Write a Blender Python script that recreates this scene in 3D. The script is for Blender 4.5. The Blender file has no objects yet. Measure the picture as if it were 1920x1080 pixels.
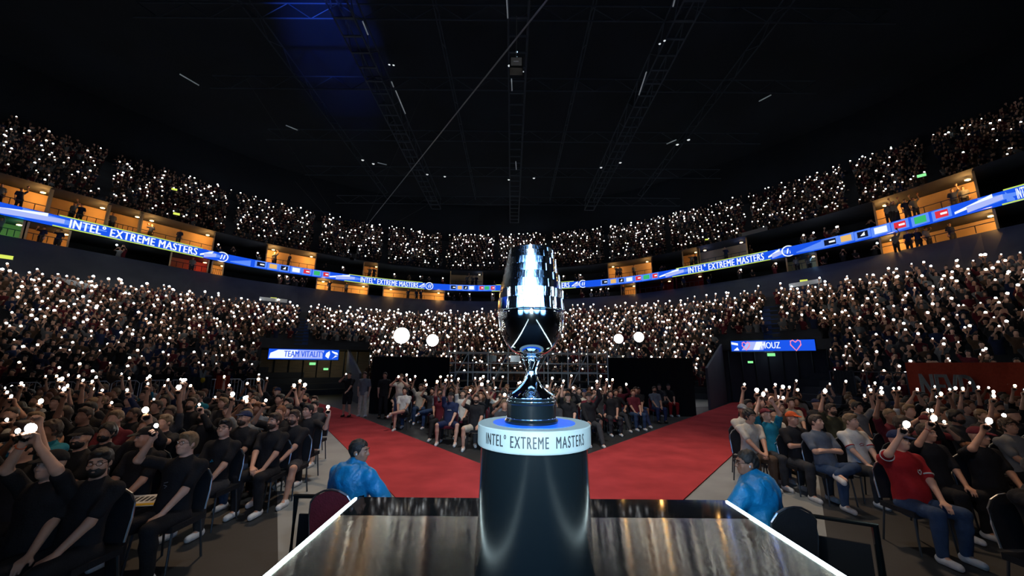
import bpy, bmesh, math, random
import numpy as np
from math import sin, cos, pi, radians, degrees, hypot, atan2, sqrt
from mathutils import Vector, Matrix, Euler
random.seed(7)
rng = np.random.default_rng(11)
S = bpy.context.scene
COL = S.collection

# ------------------------------------------------------------ camera, world, lights, exposure
FPX = 730.0; PITCH = radians(11.1); ROLL = radians(0.5); EYE = 2.15
cam_d = bpy.data.cameras.new('camera'); cam = bpy.data.objects.new('camera', cam_d); COL.objects.link(cam)
cam_d.sensor_width = 36.0; cam_d.lens = FPX * 36.0 / 1920.0; cam_d.clip_start = 0.05; cam_d.clip_end = 500
cam.matrix_world = Matrix.Translation((0, 0, EYE)) @ Matrix.Rotation(pi / 2 + PITCH, 4, 'X') @ Matrix.Rotation(ROLL, 4, 'Z')
S.camera = cam
w = bpy.data.worlds.new('world'); S.world = w; w.use_nodes = True
w.node_tree.nodes['Background'].inputs[0].default_value = (0.25, 0.45, 1.0, 1)
w.node_tree.nodes['Background'].inputs[1].default_value = 0.003
vs = S.view_settings; vs.view_transform = 'Standard'; vs.look = 'None'; vs.exposure = 0.0; vs.gamma = 1.0
vs.use_curve_mapping = False
S.cycles.use_denoising = True
S.cycles.max_bounces = 6; S.cycles.diffuse_bounces = 2; S.cycles.glossy_bounces = 4; S.cycles.transmission_bounces = 4
S.cycles.sample_clamp_indirect = 3.0
S.cycles.use_light_tree = True

def lamp(name, kind, loc, target, power, color=(1, 1, 1), size=0.5, size_y=None, angle=60, blend=0.6, spread=180, radius=0.1):
    d = bpy.data.lights.new(name, kind); o = bpy.data.objects.new(name, d); COL.objects.link(o)
    d.energy = power; d.color = color
    if kind == 'AREA':
        d.shape = 'RECTANGLE' if size_y else 'DISK'; d.size = size
        if size_y: d.size_y = size_y
        d.spread = radians(spread)
    elif kind == 'SPOT':
        d.spot_size = radians(angle); d.spot_blend = blend; d.shadow_soft_size = radius
    else:
        d.shadow_soft_size = radius
    o.location = loc
    v = Vector(target) - Vector(loc)
    if v.length > 0: o.rotation_euler = v.to_track_quat('-Z', 'Y').to_euler()
    return o
# overhead rig that washes the carpets and the front rows
lamp('rig_spot', 'SPOT', (0.3, 7.5, 17), (0.3, 10.5, 0), 7600, (1, 0.92, 0.85), angle=56, blend=1.0, radius=0.5)
lamp('back_spot', 'SPOT', (-9.5, 10, 9.5), (0.1, 1.8, 1.6), 260, (0.8, 1, 0.95), angle=26, blend=0.8, radius=0.6)  # unseen pair of spots added for glows on the pedestal's sides
lamp('back_spot', 'SPOT', (9.5, 10, 9.5), (0.1, 1.8, 1.6), 260, (0.8, 1, 0.95), angle=26, blend=0.8, radius=0.6)
lamp('rig_spot', 'SPOT', (-9, 20, 20), (-9, 19, 0), 3000, (0.85, 0.9, 1), angle=50, blend=1.0, radius=0.6)
lamp('rig_spot', 'SPOT', (11, 20, 20), (11, 19, 0), 3000, (0.85, 0.9, 1), angle=50, blend=1.0, radius=0.6)
# key light for the trophy: unseen lamps added behind the camera for its streak
for z_ in (2.9, 3.9, 4.9): lamp('key_light', 'AREA', (-0.1, -3.4, z_), (0.1, 1.8, 2.3), 9, (0.72, 0.9, 1), size=.6, size_y=1.0, spread=20)
for x_, p_ in ((-1.9, 17), (-5.0, 12)): lamp('mirror_fill', 'AREA', (x_, -4.5, 3.7), (0.1, 1.8, 2.2), p_, (0.22, 0.5, 1), size=2.5, size_y=3.6, spread=30)  # unseen blue panels on both sides, added to be mirrored in the cup
for x_, p_ in ((1.9, 17), (5.0, 12)): lamp('mirror_fill', 'AREA', (x_, -4.5, 3.7), (0.1, 1.8, 2.2), p_, (0.22, 0.5, 1), size=2.5, size_y=3.6, spread=30)
lamp('side_light', 'SPOT', (-6.5, 1.2, 3.8), (0.1, 1.8, 2.1), 90, (0.8, 0.92, 1), angle=24, blend=0.6, radius=0.25)  # unseen pair added for the sheen on the pedestal column
lamp('side_light', 'SPOT', (6.5, 1.2, 3.8), (0.1, 1.8, 2.1), 90, (0.8, 0.92, 1), angle=24, blend=0.6, radius=0.25)
lamp('guard_fill', 'SPOT', (2.2, 0.5, 5.5), (-1.40, 4.1, 0.9), 700, (0.85, 0.93, 1), angle=22, blend=0.8, radius=0.2)  # unseen spots added to brighten the two blue jackets
lamp('guard_fill', 'SPOT', (-1.0, 0.5, 5.5), (2.25, 4.1, 0.9), 650, (0.85, 0.93, 1), angle=22, blend=0.8, radius=0.2)
# unseen warm fill added behind and before the two seated blocks
for x_ in (-1, 1): lamp('audience_fill', 'SPOT', (x_ * 7, 13, 17), (x_ * 5.5, 7.0, 0.8), 4600, (1, 0.66, 0.40), angle=44, blend=1.0, radius=0.5)
for x_ in (-1, 1): lamp('audience_fill', 'SPOT', (x_ * 1.0, -2.0, 7.0), (x_ * 6.5, 9, 1.0), 520, (1, 0.70, 0.45), angle=44, blend=1.0, radius=0.4)
# blue spot on the roof deck, standing in for a beam in haze
lamp('blue_wash', 'SPOT', (-11, 8, 22), (-18, 33, 34), 60000, (0.04, 0.14, 1), angle=22, blend=1.0, radius=0.3)
lamp('roof_fill', 'SPOT', (0, 3, 14), (0, 30, 34), 650, (0.15, 0.38, 1), angle=110, blend=1.0, radius=.5)  # unseen uplight added to tint the dark roof navy
for x_ in (-7, 0, 7): lamp('bowl_fill', 'SPOT', (x_, 7, 30), (x_ * 4.5, 38, 5), 3400, (1, 0.88, 0.78), angle=50, blend=1.0, radius=.8)  # unseen overhead fill added to lift the crowd in the bowl

# ------------------------------------------------------------ pixels of the photograph -> points of the place
def ray(px, py):
    x = px - 960.0; u = 540.0 - py
    xr = x * cos(ROLL) - u * sin(ROLL); ur = x * sin(ROLL) + u * cos(ROLL)
    return Vector((xr, FPX * cos(PITCH) - ur * sin(PITCH), FPX * sin(PITCH) + ur * cos(PITCH)))
def onz(px, py, z):
    r = ray(px, py); t = (z - EYE) / r.z
    return Vector((r.x * t, r.y * t, z))
def ony(px, py, Y):
    r = ray(px, py); t = Y / r.y
    return Vector((r.x * t, Y, EYE + r.z * t))
def ondist(px, py, D):
    r = ray(px, py); t = D / hypot(r.x, r.y)
    return Vector((r.x * t, r.y * t, EYE + r.z * t))
def azof(px, py):
    r = ray(px, py); return degrees(atan2(r.x, r.y))

# ------------------------------------------------------------ materials
COLOR = {}
def mat(name, color, rough=0.6, metal=0.0, emit=None, strength=0.0, noise=0.0, nscale=8.0, bump=0.0, bscale=40.0,
        aniso=0.0, stretch=None, sample='AUTO', spec=0.5, coat=0.0, sheen=0.0):
    m = bpy.data.materials.new(name); m.use_nodes = True
    nt = m.node_tree; b = nt.nodes['Principled BSDF']
    b.inputs['Base Color'].default_value = (*color, 1); b.inputs['Roughness'].default_value = rough
    b.inputs['Metallic'].default_value = metal; b.inputs['Specular IOR Level'].default_value = spec
    b.inputs['Coat Weight'].default_value = coat; b.inputs['Sheen Weight'].default_value = sheen
    if emit is not None:
        b.inputs['Emission Color'].default_value = (*emit, 1); b.inputs['Emission Strength'].default_value = strength
    tc = nt.nodes.new('ShaderNodeTexCoord'); mp = nt.nodes.new('ShaderNodeMapping')
    nt.links.new(tc.outputs['Object'], mp.inputs[0])
    if stretch: mp.inputs['Scale'].default_value = stretch
    if noise > 0:
        n = nt.nodes.new('ShaderNodeTexNoise'); n.inputs['Scale'].default_value = nscale; n.inputs['Detail'].default_value = 5
        nt.links.new(mp.outputs[0], n.inputs['Vector'])
        mx = nt.nodes.new('ShaderNodeMix'); mx.data_type = 'RGBA'; mx.blend_type = 'MULTIPLY'
        mx.inputs['Factor'].default_value = 1.0
        mx.inputs[6].default_value = (*color, 1)
        rr = nt.nodes.new('ShaderNodeMapRange'); rr.inputs[1].default_value = 0.3; rr.inputs[2].default_value = 0.7
        rr.inputs[3].default_value = 1 - noise; rr.inputs[4].default_value = 1 + noise
        nt.links.new(n.outputs['Fac'], rr.inputs[0]); nt.links.new(rr.outputs[0], mx.inputs[7])
        nt.links.new(mx.outputs[2], b.inputs['Base Color'])
    if bump > 0:
        n2 = nt.nodes.new('ShaderNodeTexNoise'); n2.inputs['Scale'].default_value = bscale; n2.inputs['Detail'].default_value = 3
        nt.links.new(mp.outputs[0], n2.inputs['Vector'])
        bp = nt.nodes.new('ShaderNodeBump'); bp.inputs['Strength'].default_value = bump; bp.inputs['Distance'].default_value = 0.02
        nt.links.new(n2.outputs['Fac'], bp.inputs['Height']); nt.links.new(bp.outputs[0], b.inputs['Normal'])
    if emit is not None: m.cycles.emission_sampling = sample
    COLOR[m.name] = (*color, 1)
    return m
M = {}
def fabric(n, c, **k): M[n] = mat(n + '_fabric', c, rough=0.85, noise=0.12, nscale=14, bump=0.25, bscale=60, spec=0.2, **k)
for n, c in dict(black=(0.012, 0.012, 0.014), charcoal=(0.035, 0.036, 0.04), grey=(0.16, 0.17, 0.18), white=(0.55, 0.54, 0.5),
                 navy=(0.015, 0.025, 0.07), teal=(0.01, 0.16, 0.24), red=(0.30, 0.012, 0.015), olive=(0.06, 0.06, 0.035),
                 brown=(0.09, 0.055, 0.035), cream=(0.45, 0.40, 0.32), denim=(0.03, 0.055, 0.11), maroon=(0.10, 0.012, 0.02),
                 slate=(0.10, 0.12, 0.15), yellow=(0.5, 0.33, 0.02), orange=(0.5, 0.08, 0.02)).items(): fabric(n, c)
M['jacket'] = mat('blue_shell_fabric', (0.002, 0.16, 0.36), rough=0.45, noise=0.2, nscale=6, bump=0.8, bscale=14, spec=0.5)
SKIN = [mat('skin', c, rough=0.55, noise=0.08, nscale=10, spec=0.35) for c in ((0.50, 0.27, 0.18), (0.58, 0.34, 0.24), (0.42, 0.22, 0.14), (0.24, 0.115, 0.07), (0.28, 0.15, 0.095))]
HAIR = {k: mat(k + '_hair', c, rough=0.6, noise=0.3, nscale=60, bump=0.25, bscale=120) for k, c in
        dict(black=(0.008, 0.007, 0.006), brown=(0.035, 0.02, 0.012), fair=(0.16, 0.10, 0.05), ginger=(0.13, 0.045, 0.015)).items()}
M['shoe_white'] = mat('white_shoe', (0.55, 0.55, 0.55), rough=0.5); M['shoe_black'] = mat('black_shoe', (0.015, 0.015, 0.015), rough=0.5)
M['phone'] = mat('phone_body', (0.01, 0.01, 0.012), rough=0.25)
M['flash'] = mat('flash_white', (1, 1, 1), emit=(1.0, 0.96, 0.88), strength=32)
M['flash_warm'] = mat('flash_warm', (1, 1, 1), emit=(1.0, 0.80, 0.5), strength=32)
M['far_flash'] = mat('far_flash', (1, 1, 1), emit=(0.92, 0.97, 1.0), strength=14, sample='NONE')
M['far_flash_warm'] = mat('far_flash_warm', (1, 1, 1), emit=(1.0, 0.88, 0.68), strength=14, sample='NONE')
M['chrome'] = mat('polished_silver', (0.72, 0.80, 0.88), rough=0.07, metal=1.0)
M['chrome_hammered'] = mat('engraved_silver', (0.72, 0.80, 0.88), rough=0.10, metal=1.0, bump=0.10, bscale=14, stretch=(3, 3, 0.5))
M['gloss_black'] = mat('glossy_black', (0.006, 0.007, 0.008), rough=0.06, spec=0.22)
M['satin_black'] = mat('satin_black', (0.003, 0.005, 0.006), rough=0.17, spec=0.38)
M['matt_black'] = mat('matt_black', (0.008, 0.008, 0.009), rough=0.9, spec=0.2)
M['steel'] = mat('steel', (0.32, 0.34, 0.36), rough=0.35, metal=1.0)
M['dark_steel'] = mat('dark_steel', (0.06, 0.07, 0.08), rough=0.45, metal=0.8)
M['led_strip'] = mat('led_strip', (1, 1, 1), emit=(0.72, 0.95, 1.0), strength=16.0)
def glow(n, c, s=1.0): M[n] = mat(n, tuple(x * 0.05 for x in c), rough=0.4, emit=c, strength=s, sample='NONE')
glow('led_blue', (0.008, 0.09, 0.82)); glow('led_light_blue', (0.12, 0.28, 0.95)); glow('led_white', (0.85, 0.92, 1.0), 1.1); glow('led_lilac', (0.42, 0.50, 0.95))
glow('led_lime', (0.55, 0.75, 0.12)); glow('led_black', (0.004, 0.006, 0.02)); glow('led_orange', (0.85, 0.5, 0.16)); glow('led_green', (0.04, 0.5, 0.16))
glow('led_red', (0.75, 0.03, 0.05)); glow('exit_green', (0.25, 0.85, 0.3), 1.2); glow('led_dark_blue', (0.002, 0.02, 0.25)); glow('exit_yellow', (0.6, 0.7, 0.1), 1.2)

# people share meshes: the same cloth, skin or hair takes its dye from the object's own colour
def dyed(name, rough, spec, namp, nscale, bump, bscale):
    m = mat(name, (1, 1, 1), rough=rough, spec=spec, noise=namp, nscale=nscale, bump=bump, bscale=bscale)
    nt = m.node_tree; oi = nt.nodes.new('ShaderNodeObjectInfo'); mx = [n for n in nt.nodes if n.type == 'MIX'][0]
    nt.links.new(oi.outputs['Color'], mx.inputs[6]); return m
ANY = dict(body=dyed('skin_tones', .55, .35, .08, 10, 0, 1), cloth=dyed('dyed_fabric', .85, .2, .12, 14, .25, 60), hair=dyed('hair_tones', .6, .5, .3, 60, .25, 120))
def base_of(m):
    return tuple(COLOR[m.name])
# ------------------------------------------------------------ object helpers
def mesh_obj(name, verts, faces, material=None, parent=None, smooth=False, loc=None):
    me = bpy.data.meshes.new(name)
    me.from_pydata([tuple(v) for v in verts], [], [tuple(f) for f in faces]); me.update()
    return link(name, me, material, parent, smooth, loc)
def link(name, me, material=None, parent=None, smooth=False, loc=None):
    if material is not None and not me.materials: me.materials.append(material)
    if smooth and len(me.polygons): me.polygons.foreach_set('use_smooth', np.ones(len(me.polygons), dtype=bool))
    o = bpy.data.objects.new(name, me); COL.objects.link(o)
    if parent is not None: o.parent = parent
    if loc is not None: o.location = loc
    return o
def tag(o, label=None, cat=None, group=None, kind=None):
    if label: o['label'] = label
    if cat: o['category'] = cat
    if group: o['group'] = group
    if kind: o['kind'] = kind
    return o
def empty(name, loc=(0, 0, 0), rz=0.0):
    o = bpy.data.objects.new(name, None); COL.objects.link(o); o.location = loc; o.rotation_euler = (0, 0, rz)
    o.empty_display_size = 0.1
    return o
class MB:
    """collects simple solids into one mesh"""
    def __init__(s): s.v = []; s.f = []; s.m = []; s.cur = 0
    def add(s, v, f):
        n = len(s.v); s.v += [tuple(p) for p in v]; s.f += [tuple(i + n for i in q) for q in f]; s.m += [s.cur] * len(f)
    def box(s, c, size, R=None):
        x, y, z = [a / 2 for a in size]
        vs_ = [Vector(p) for p in ((-x, -y, -z), (x, -y, -z), (x, y, -z), (-x, y, -z), (-x, -y, z), (x, -y, z), (x, y, z), (-x, y, z))]
        if R is not None: vs_ = [R @ p for p in vs_]
        s.add([p + Vector(c) for p in vs_], [(0, 3, 2, 1), (4, 5, 6, 7), (0, 1, 5, 4), (1, 2, 6, 5), (2, 3, 7, 6), (3, 0, 4, 7)])
    def tube(s, pts, r, n=8, closed=False, r2=None):
        pts = [Vector(p) for p in pts]; N = len(pts); rings = []
        for i, p in enumerate(pts):
            a = pts[i - 1] if (i > 0 or closed) else p; b = pts[(i + 1) % N] if (i < N - 1 or closed) else p
            t = (b - a).normalized()
            up = Vector((0, 0, 1)) if abs(t.z) < 0.95 else Vector((1, 0, 0))
            u = t.cross(up).normalized(); v = t.cross(u).normalized()
            rr = r if r2 is None else r + (r2 - r) * i / max(1, N - 1)
            rings.append([p + u * rr * cos(2 * pi * k / n) + v * rr * sin(2 * pi * k / n) for k in range(n)])
        V = [q for R in rings for q in R]; F = []
        for i in range(N if closed else N - 1):
            j = (i + 1) % N
            for k in range(n):
                F.append((i * n + k, i * n + (k + 1) % n, j * n + (k + 1) % n, j * n + k))
        if not closed: F += [tuple(range(n - 1, -1, -1)), tuple((N - 1) * n + k for k in range(n))]
        s.add(V, F)
    def lathe(s, prof, n=48, c=(0, 0, 0), cap=True):
        V = []; F = []
        for (r, z) in prof:
            for k in range(n):
                a = 2 * pi * k / n; V.append((c[0] + r * cos(a), c[1] + r * sin(a), c[2] + z))
        for i in range(len(prof) - 1):
            for k in range(n):
                F.append((i * n + k, i * n + (k + 1) % n, (i + 1) * n + (k + 1) % n, (i + 1) * n + k))
        if cap:
            F.append(tuple(range(n - 1, -1, -1))); F.append(tuple((len(prof) - 1) * n + k for k in range(n)))
        s.add(V, F)
    def quad(s, a, b, c, d): s.add([a, b, c, d], [(0, 1, 2, 3)])
    def build(s, name, material, parent=None, smooth=False, loc=None, bevel=0):
        me = bpy.data.meshes.new(name); me.from_pydata(s.v, [], s.f); me.update()
        mats = material if isinstance(material, (list, tuple)) else [material]
        for m_ in mats: me.materials.append(m_)
        if len(mats) > 1: me.polygons.foreach_set('material_index', np.array(s.m, dtype=np.int32))
        o = link(name, me, None, parent, smooth, loc)
        if bevel:
            b = o.modifiers.new('bevel', 'BEVEL'); b.width = bevel; b.segments = 2; b.limit_method = 'ANGLE'
        return o
def text_mesh(body, size, cond=0.7, extrude=0.0, spacing=1.0, bold=0.0, fat=0.0):
    cu = bpy.data.curves.new('text', 'FONT'); cu.body = body; cu.size = size; cu.align_x = 'CENTER'; cu.align_y = 'CENTER'
    cu.extrude = extrude; cu.space_character = spacing; cu.offset = bold; cu.resolution_u = 3
    o = bpy.data.objects.new('text', cu); COL.objects.link(o)
    bpy.context.view_layer.update()
    me = bpy.data.meshes.new_from_object(o.evaluated_get(bpy.context.evaluated_depsgraph_get()))
    bpy.data.objects.remove(o)
    bm = bmesh.new(); bm.from_mesh(me)
    if fat:
        for dx, dz in ((fat, .0004), (-fat, .0008)):
            g = bmesh.ops.duplicate(bm, geom=[v for v in bm.verts if v.index >= 0 and v.index < len(me.vertices)] + bm.edges[:len(me.edges)] + bm.faces[:len(me.polygons)])
            bmesh.ops.translate(bm, vec=(dx, 0, dz), verts=[e for e in g['geom'] if isinstance(e, bmesh.types.BMVert)])
    bmesh.ops.scale(bm, vec=(cond, 1, 1), verts=bm.verts)
    x0 = min(v.co.x for v in bm.verts); x1 = max(v.co.x for v in bm.verts)
    # cut into slices so that it can follow a curve
    n = max(2, int((x1 - x0) / (size * 0.25)))
    for i in range(1, n):
        x = x0 + (x1 - x0) * i / n
        bmesh.ops.bisect_plane(bm, geom=bm.verts[:] + bm.edges[:] + bm.faces[:], plane_co=(x, 0, 0), plane_no=(1, 0, 0))
    bm.to_mesh(me); bm.free()
    return me
NUM = ['zero', 'one', 'two', 'three', 'four', 'five', 'six', 'seven', 'eight', 'nine', 'ten', 'eleven', 'twelve', 'thirteen', 'fourteen',
       'fifteen', 'sixteen', 'seventeen', 'eighteen', 'nineteen', 'twenty', 'twenty-one', 'twenty-two', 'twenty-three', 'twenty-four', 'twenty-five', 'twenty-six', 'twenty-seven', 'twenty-eight']
ORD = ['zeroth', 'first', 'second', 'third', 'fourth', 'fifth', 'sixth', 'seventh', 'eighth', 'ninth', 'tenth', 'eleventh', 'twelfth', 'thirteenth',
       'fourteenth', 'fifteenth', 'sixteenth', 'seventeenth', 'eighteenth', 'nineteenth', 'twentieth', 'twenty-first', 'twenty-second', 'twenty-third', 'twenty-fourth', 'twenty-fifth', 'twenty-sixth', 'twenty-seventh', 'twenty-eighth', 'twenty-ninth', 'thirtieth']

# ------------------------------------------------------------ bodies: smooth unions of tapered limbs, polygonised
class Field:
    def __init__(s): s.ops = []; s.h = 0.012
    def cone(s, a, b, ra, rb, k=0.02, sq=None, sub=False): s.ops.append(('c', np.array(a, float), np.array(b, float), ra, rb, k, sq, sub))
    def ell(s, c, r, R=None, k=0.02, sub=False): s.ops.append(('e', np.array(c, float), np.array(r, float), None if R is None else np.array(R), k, sub))
    def cut(s, n, d): s.ops.append(('p', np.array(n, float), d))       # keep n.p < d
    def noise(s, amp, fr): s.ops.append(('n', amp, fr))
    def mesh(s, h):
        lo = np.full(3, 1e9); hi = -lo
        for o in s.ops:
            if o[0] == 'c' and not o[7]:
                r = max(o[3], o[4]); lo = np.minimum(lo, np.minimum(o[1], o[2]) - r); hi = np.maximum(hi, np.maximum(o[1], o[2]) + r)
            elif o[0] == 'e' and not o[5]:
                r = o[2].max(); lo = np.minimum(lo, o[1] - r); hi = np.maximum(hi, o[1] + r)
        lo -= 3 * h + 0.01; hi += 3 * h + 0.01
        n = np.ceil((hi - lo) / h).astype(int) + 1
        ax = [lo[i] + np.arange(n[i]) * h for i in range(3)]
        F = np.full(n, 1.0, dtype=np.float32)
        for o in s.ops:
            if o[0] in 'ce':
                if o[0] == 'c':
                    pad = max(o[3], o[4]) + o[5] + 2 * h; bl = np.minimum(o[1], o[2]) - pad; bh = np.maximum(o[1], o[2]) + pad
                else:
                    pad = o[2].max() + o[4] + 2 * h; bl = o[1] - pad; bh = o[1] + pad
                i0 = np.clip(np.floor((bl - lo) / h).astype(int), 0, n); i1 = np.clip(np.ceil((bh - lo) / h).astype(int) + 1, 0, n)
                if (i1 <= i0).any(): continue
                X = ax[0][i0[0]:i1[0], None, None]; Y = ax[1][None, i0[1]:i1[1], None]; Z = ax[2][None, None, i0[2]:i1[2]]
                if o[0] == 'c':
                    a, b, ra, rb, k, sq, sub = o[1:]
                    q = np.ones(3) if sq is None else np.array(sq, float)
                    d = (b - a) * q; dd = max(1e-9, d @ d)
                    x, y, z = (X - a[0]) * q[0], (Y - a[1]) * q[1], (Z - a[2]) * q[2]
                    t = np.clip((x * d[0] + y * d[1] + z * d[2]) / dd, 0, 1)
                    D = np.sqrt((x - t * d[0]) ** 2 + (y - t * d[1]) ** 2 + (z - t * d[2]) ** 2) - (ra + (rb - ra) * t)
                    if sq is not None: D = D / q.max()**0.5
                else:
                    c, r, R, k, sub = o[1:]
                    x, y, z = X - c[0], Y - c[1], Z - c[2]
                    if R is not None:
                        x, y, z = (R[0, 0] * x + R[1, 0] * y + R[2, 0] * z, R[0, 1] * x + R[1, 1] * y + R[2, 1] * z, R[0, 2] * x + R[1, 2] * y + R[2, 2] * z)
                    D = (np.sqrt((x / r[0]) ** 2 + (y / r[1]) ** 2 + (z / r[2]) ** 2) - 1) * r.min()
                B = F[i0[0]:i1[0], i0[1]:i1[1], i0[2]:i1[2]]
                if sub:
                    hh = np.maximum(k - np.abs(-D - B), 0) / k; B[...] = np.maximum(B, -D) + hh * hh * k * 0.25
                else:
                    hh = np.maximum(k - np.abs(D - B), 0) / k; B[...] = np.minimum(B, D) - hh * hh * k * 0.25
            elif o[0] == 'p':
                D = o[1][0] * ax[0][:, None, None] + o[1][1] * ax[1][None, :, None] + o[1][2] * ax[2][None, None, :] - o[2]
                np.maximum(F, D, out=F)
            else:
                amp, fr = o[1], o[2]
                X = ax[0][:, None, None]; Y = ax[1][None, :, None]; Z = ax[2][None, None, :]
                F += (amp * (np.sin(fr * (X + 0.7 * Z) + 2 * np.sin(fr * 0.6 * Y)) * np.sin(fr * 0.8 * (Y - 0.5 * Z) + 1.5 * np.sin(fr * 0.7 * X)))).astype(np.float32)
        return surface_nets(F, lo, h)
def surface_nets(F, lo, h):
    ins = F < 0
    nx, ny, nz = F.shape
    c = np.zeros((nx - 1, ny - 1, nz - 1), dtype=np.int8)
    for i in (0, 1):
        for j in (0, 1):
            for k in (0, 1):
                c += ins[i:nx - 1 + i, j:ny - 1 + j, k:nz - 1 + k]
    act = (c > 0) & (c < 8)
    I, J, K = np.nonzero(act)
    if len(I) == 0: return np.zeros((0, 3)), np.zeros((0, 4), int)
    idx = np.full(act.shape, -1, dtype=np.int32); idx[I, J, K] = np.arange(len(I))
    corners = [(i, j, k) for i in (0, 1) for j in (0, 1) for k in (0, 1)]
    V = {q: F[I + q[0], J + q[1], K + q[2]] for q in corners}
    acc = np.zeros((len(I), 3)); cnt = np.zeros(len(I))
    for a in corners:
        for ax_ in range(3):
            if a[ax_] == 0:
                b = list(a); b[ax_] = 1; b = tuple(b)
                fa, fb = V[a], V[b]; m = (fa < 0) != (fb < 0)
                t = np.where(m, fa / np.where(m, fa - fb, 1), 0)
                for q in range(3): acc[:, q] += np.where(m, a[q] + (t if q == ax_ else 0), 0)
                cnt += m
    P = (np.stack([I, J, K], 1) + acc / cnt[:, None]) * h + lo
    Q = []
    for ax_ in range(3):
        sl0 = [slice(None)] * 3; sl1 = [slice(None)] * 3
        sl0[ax_] = slice(0, -1); sl1[ax_] = slice(1, None)
        A = ins[tuple(sl0)]; B = ins[tuple(sl1)]
        e = np.array(np.nonzero(A != B)).T
        u, v = (ax_ + 1) % 3, (ax_ + 2) % 3
        ok = (e[:, u] > 0) & (e[:, v] > 0) & (e[:, u] < F.shape[u] - 1) & (e[:, v] < F.shape[v] - 1)
        e = e[ok]
        def cell(du, dv):
            q = e.copy(); q[:, u] -= du; q[:, v] -= dv
            return idx[q[:, 0], q[:, 1], q[:, 2]]
        f = np.stack([cell(0, 0), cell(1, 0), cell(1, 1), cell(0, 1)], 1)
        flip = ~A[e[:, 0], e[:, 1], e[:, 2]]
        f[flip] = f[flip][:, ::-1]
        Q.append(f)
    Q = np.concatenate(Q)
    Q = Q[(Q >= 0).all(1)]
    return P, Q
def np_mesh(name, P, Q, mats=(), midx=None, smooth=True):
    me = bpy.data.meshes.new(name)
    me.vertices.add(len(P)); me.vertices.foreach_set('co', np.ascontiguousarray(P, dtype=np.float32).ravel())
    n = len(Q); k = Q.shape[1] if n else 4
    me.loops.add(n * k); me.loops.foreach_set('vertex_index', Q.astype(np.int32).ravel())
    me.polygons.add(n); me.polygons.foreach_set('loop_start', np.arange(0, n * k, k, dtype=np.int32))
    me.polygons.foreach_set('loop_total', np.full(n, k, dtype=np.int32))
    for m_ in mats: me.materials.append(m_)
    if midx is not None: me.polygons.foreach_set('material_index', midx.astype(np.int32))
    if smooth: me.polygons.foreach_set('use_smooth', np.ones(n, dtype=bool))
    me.update(calc_edges=True)
    return me
def V3(*a): return np.array(a, float)
def unit(v): return v / max(1e-9, np.linalg.norm(v))
def rotm(yaw, pitch=0.0, roll=0.0):
    return np.array(Euler((radians(pitch), radians(roll), radians(yaw)), 'XYZ').to_matrix())
def ik(Sh, W, L1, L2, pole):
    d = W - Sh; L = np.linalg.norm(d); u = d / L
    if L > (L1 + L2) * 0.995: W = Sh + u * (L1 + L2) * 0.995; L = (L1 + L2) * 0.995
    a = (L1 * L1 - L2 * L2 + L * L) / (2 * L); hh = sqrt(max(0, L1 * L1 - a * a))
    p = pole - u * (pole @ u); p = unit(p)
    return Sh + u * a + p * hh, W

# a person faces -Y; origin on the floor under the pelvis
ARMS = {  # (wrist target relative to chest centre at shoulder height, for the RIGHT arm x<0), pole, hand dir, palm normal, grip
    'lap': (V3(-.10, -.34, -.42), V3(-1, .5, -.3), V3(.25, -.9, -.15), V3(0, 0, -1), 0.5),
    'up': (V3(-.24, -.14, .46), V3(-1, -.4, -.3), V3(.1, -.05, 1), V3(0, -1, 0), 1.1),
    'up_high': (V3(-.16, -.10, .52), V3(-1, -.3, 0), V3(.05, 0, 1), V3(0, -1, 0), 1.1),
    'up_bent': (V3(-.20, -.26, .30), V3(-1, -.5, -.6), V3(.25, -.05, .95), V3(0, -1, 0), 1.1),
    'both': (V3(-.07, -.22, .42), V3(-1, -.5, -.2), V3(.35, 0, .9), V3(.3, -.9, 0), 1.0),
    'face': (V3(-.09, -.34, .13), V3(-1, 0, -.8), V3(.4, -.1, .9), V3(.4, -.9, 0), 1.0),
    'crossed': (V3(.05, -.22, -.20), V3(-1, -.25, -.5), V3(1, .05, .1), V3(0, .6, -1), 0.4),
    'side': (V3(-.20, -.30, -.33), V3(-1, .6, -.4), V3(0, -1, -.2), V3(.2, 0, -1), 0.6),
    'hang': (V3(-.22, -.02, -.54), V3(-1, .6, 0), V3(0, -.1, -1), V3(1, 0, 0), 0.5),
    'clasp': (V3(-.03, -.42, -.44), V3(-1, .3, -.6), V3(.7, -.6, -.2), V3(.2, 0, -1), 0.9),
}
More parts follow.
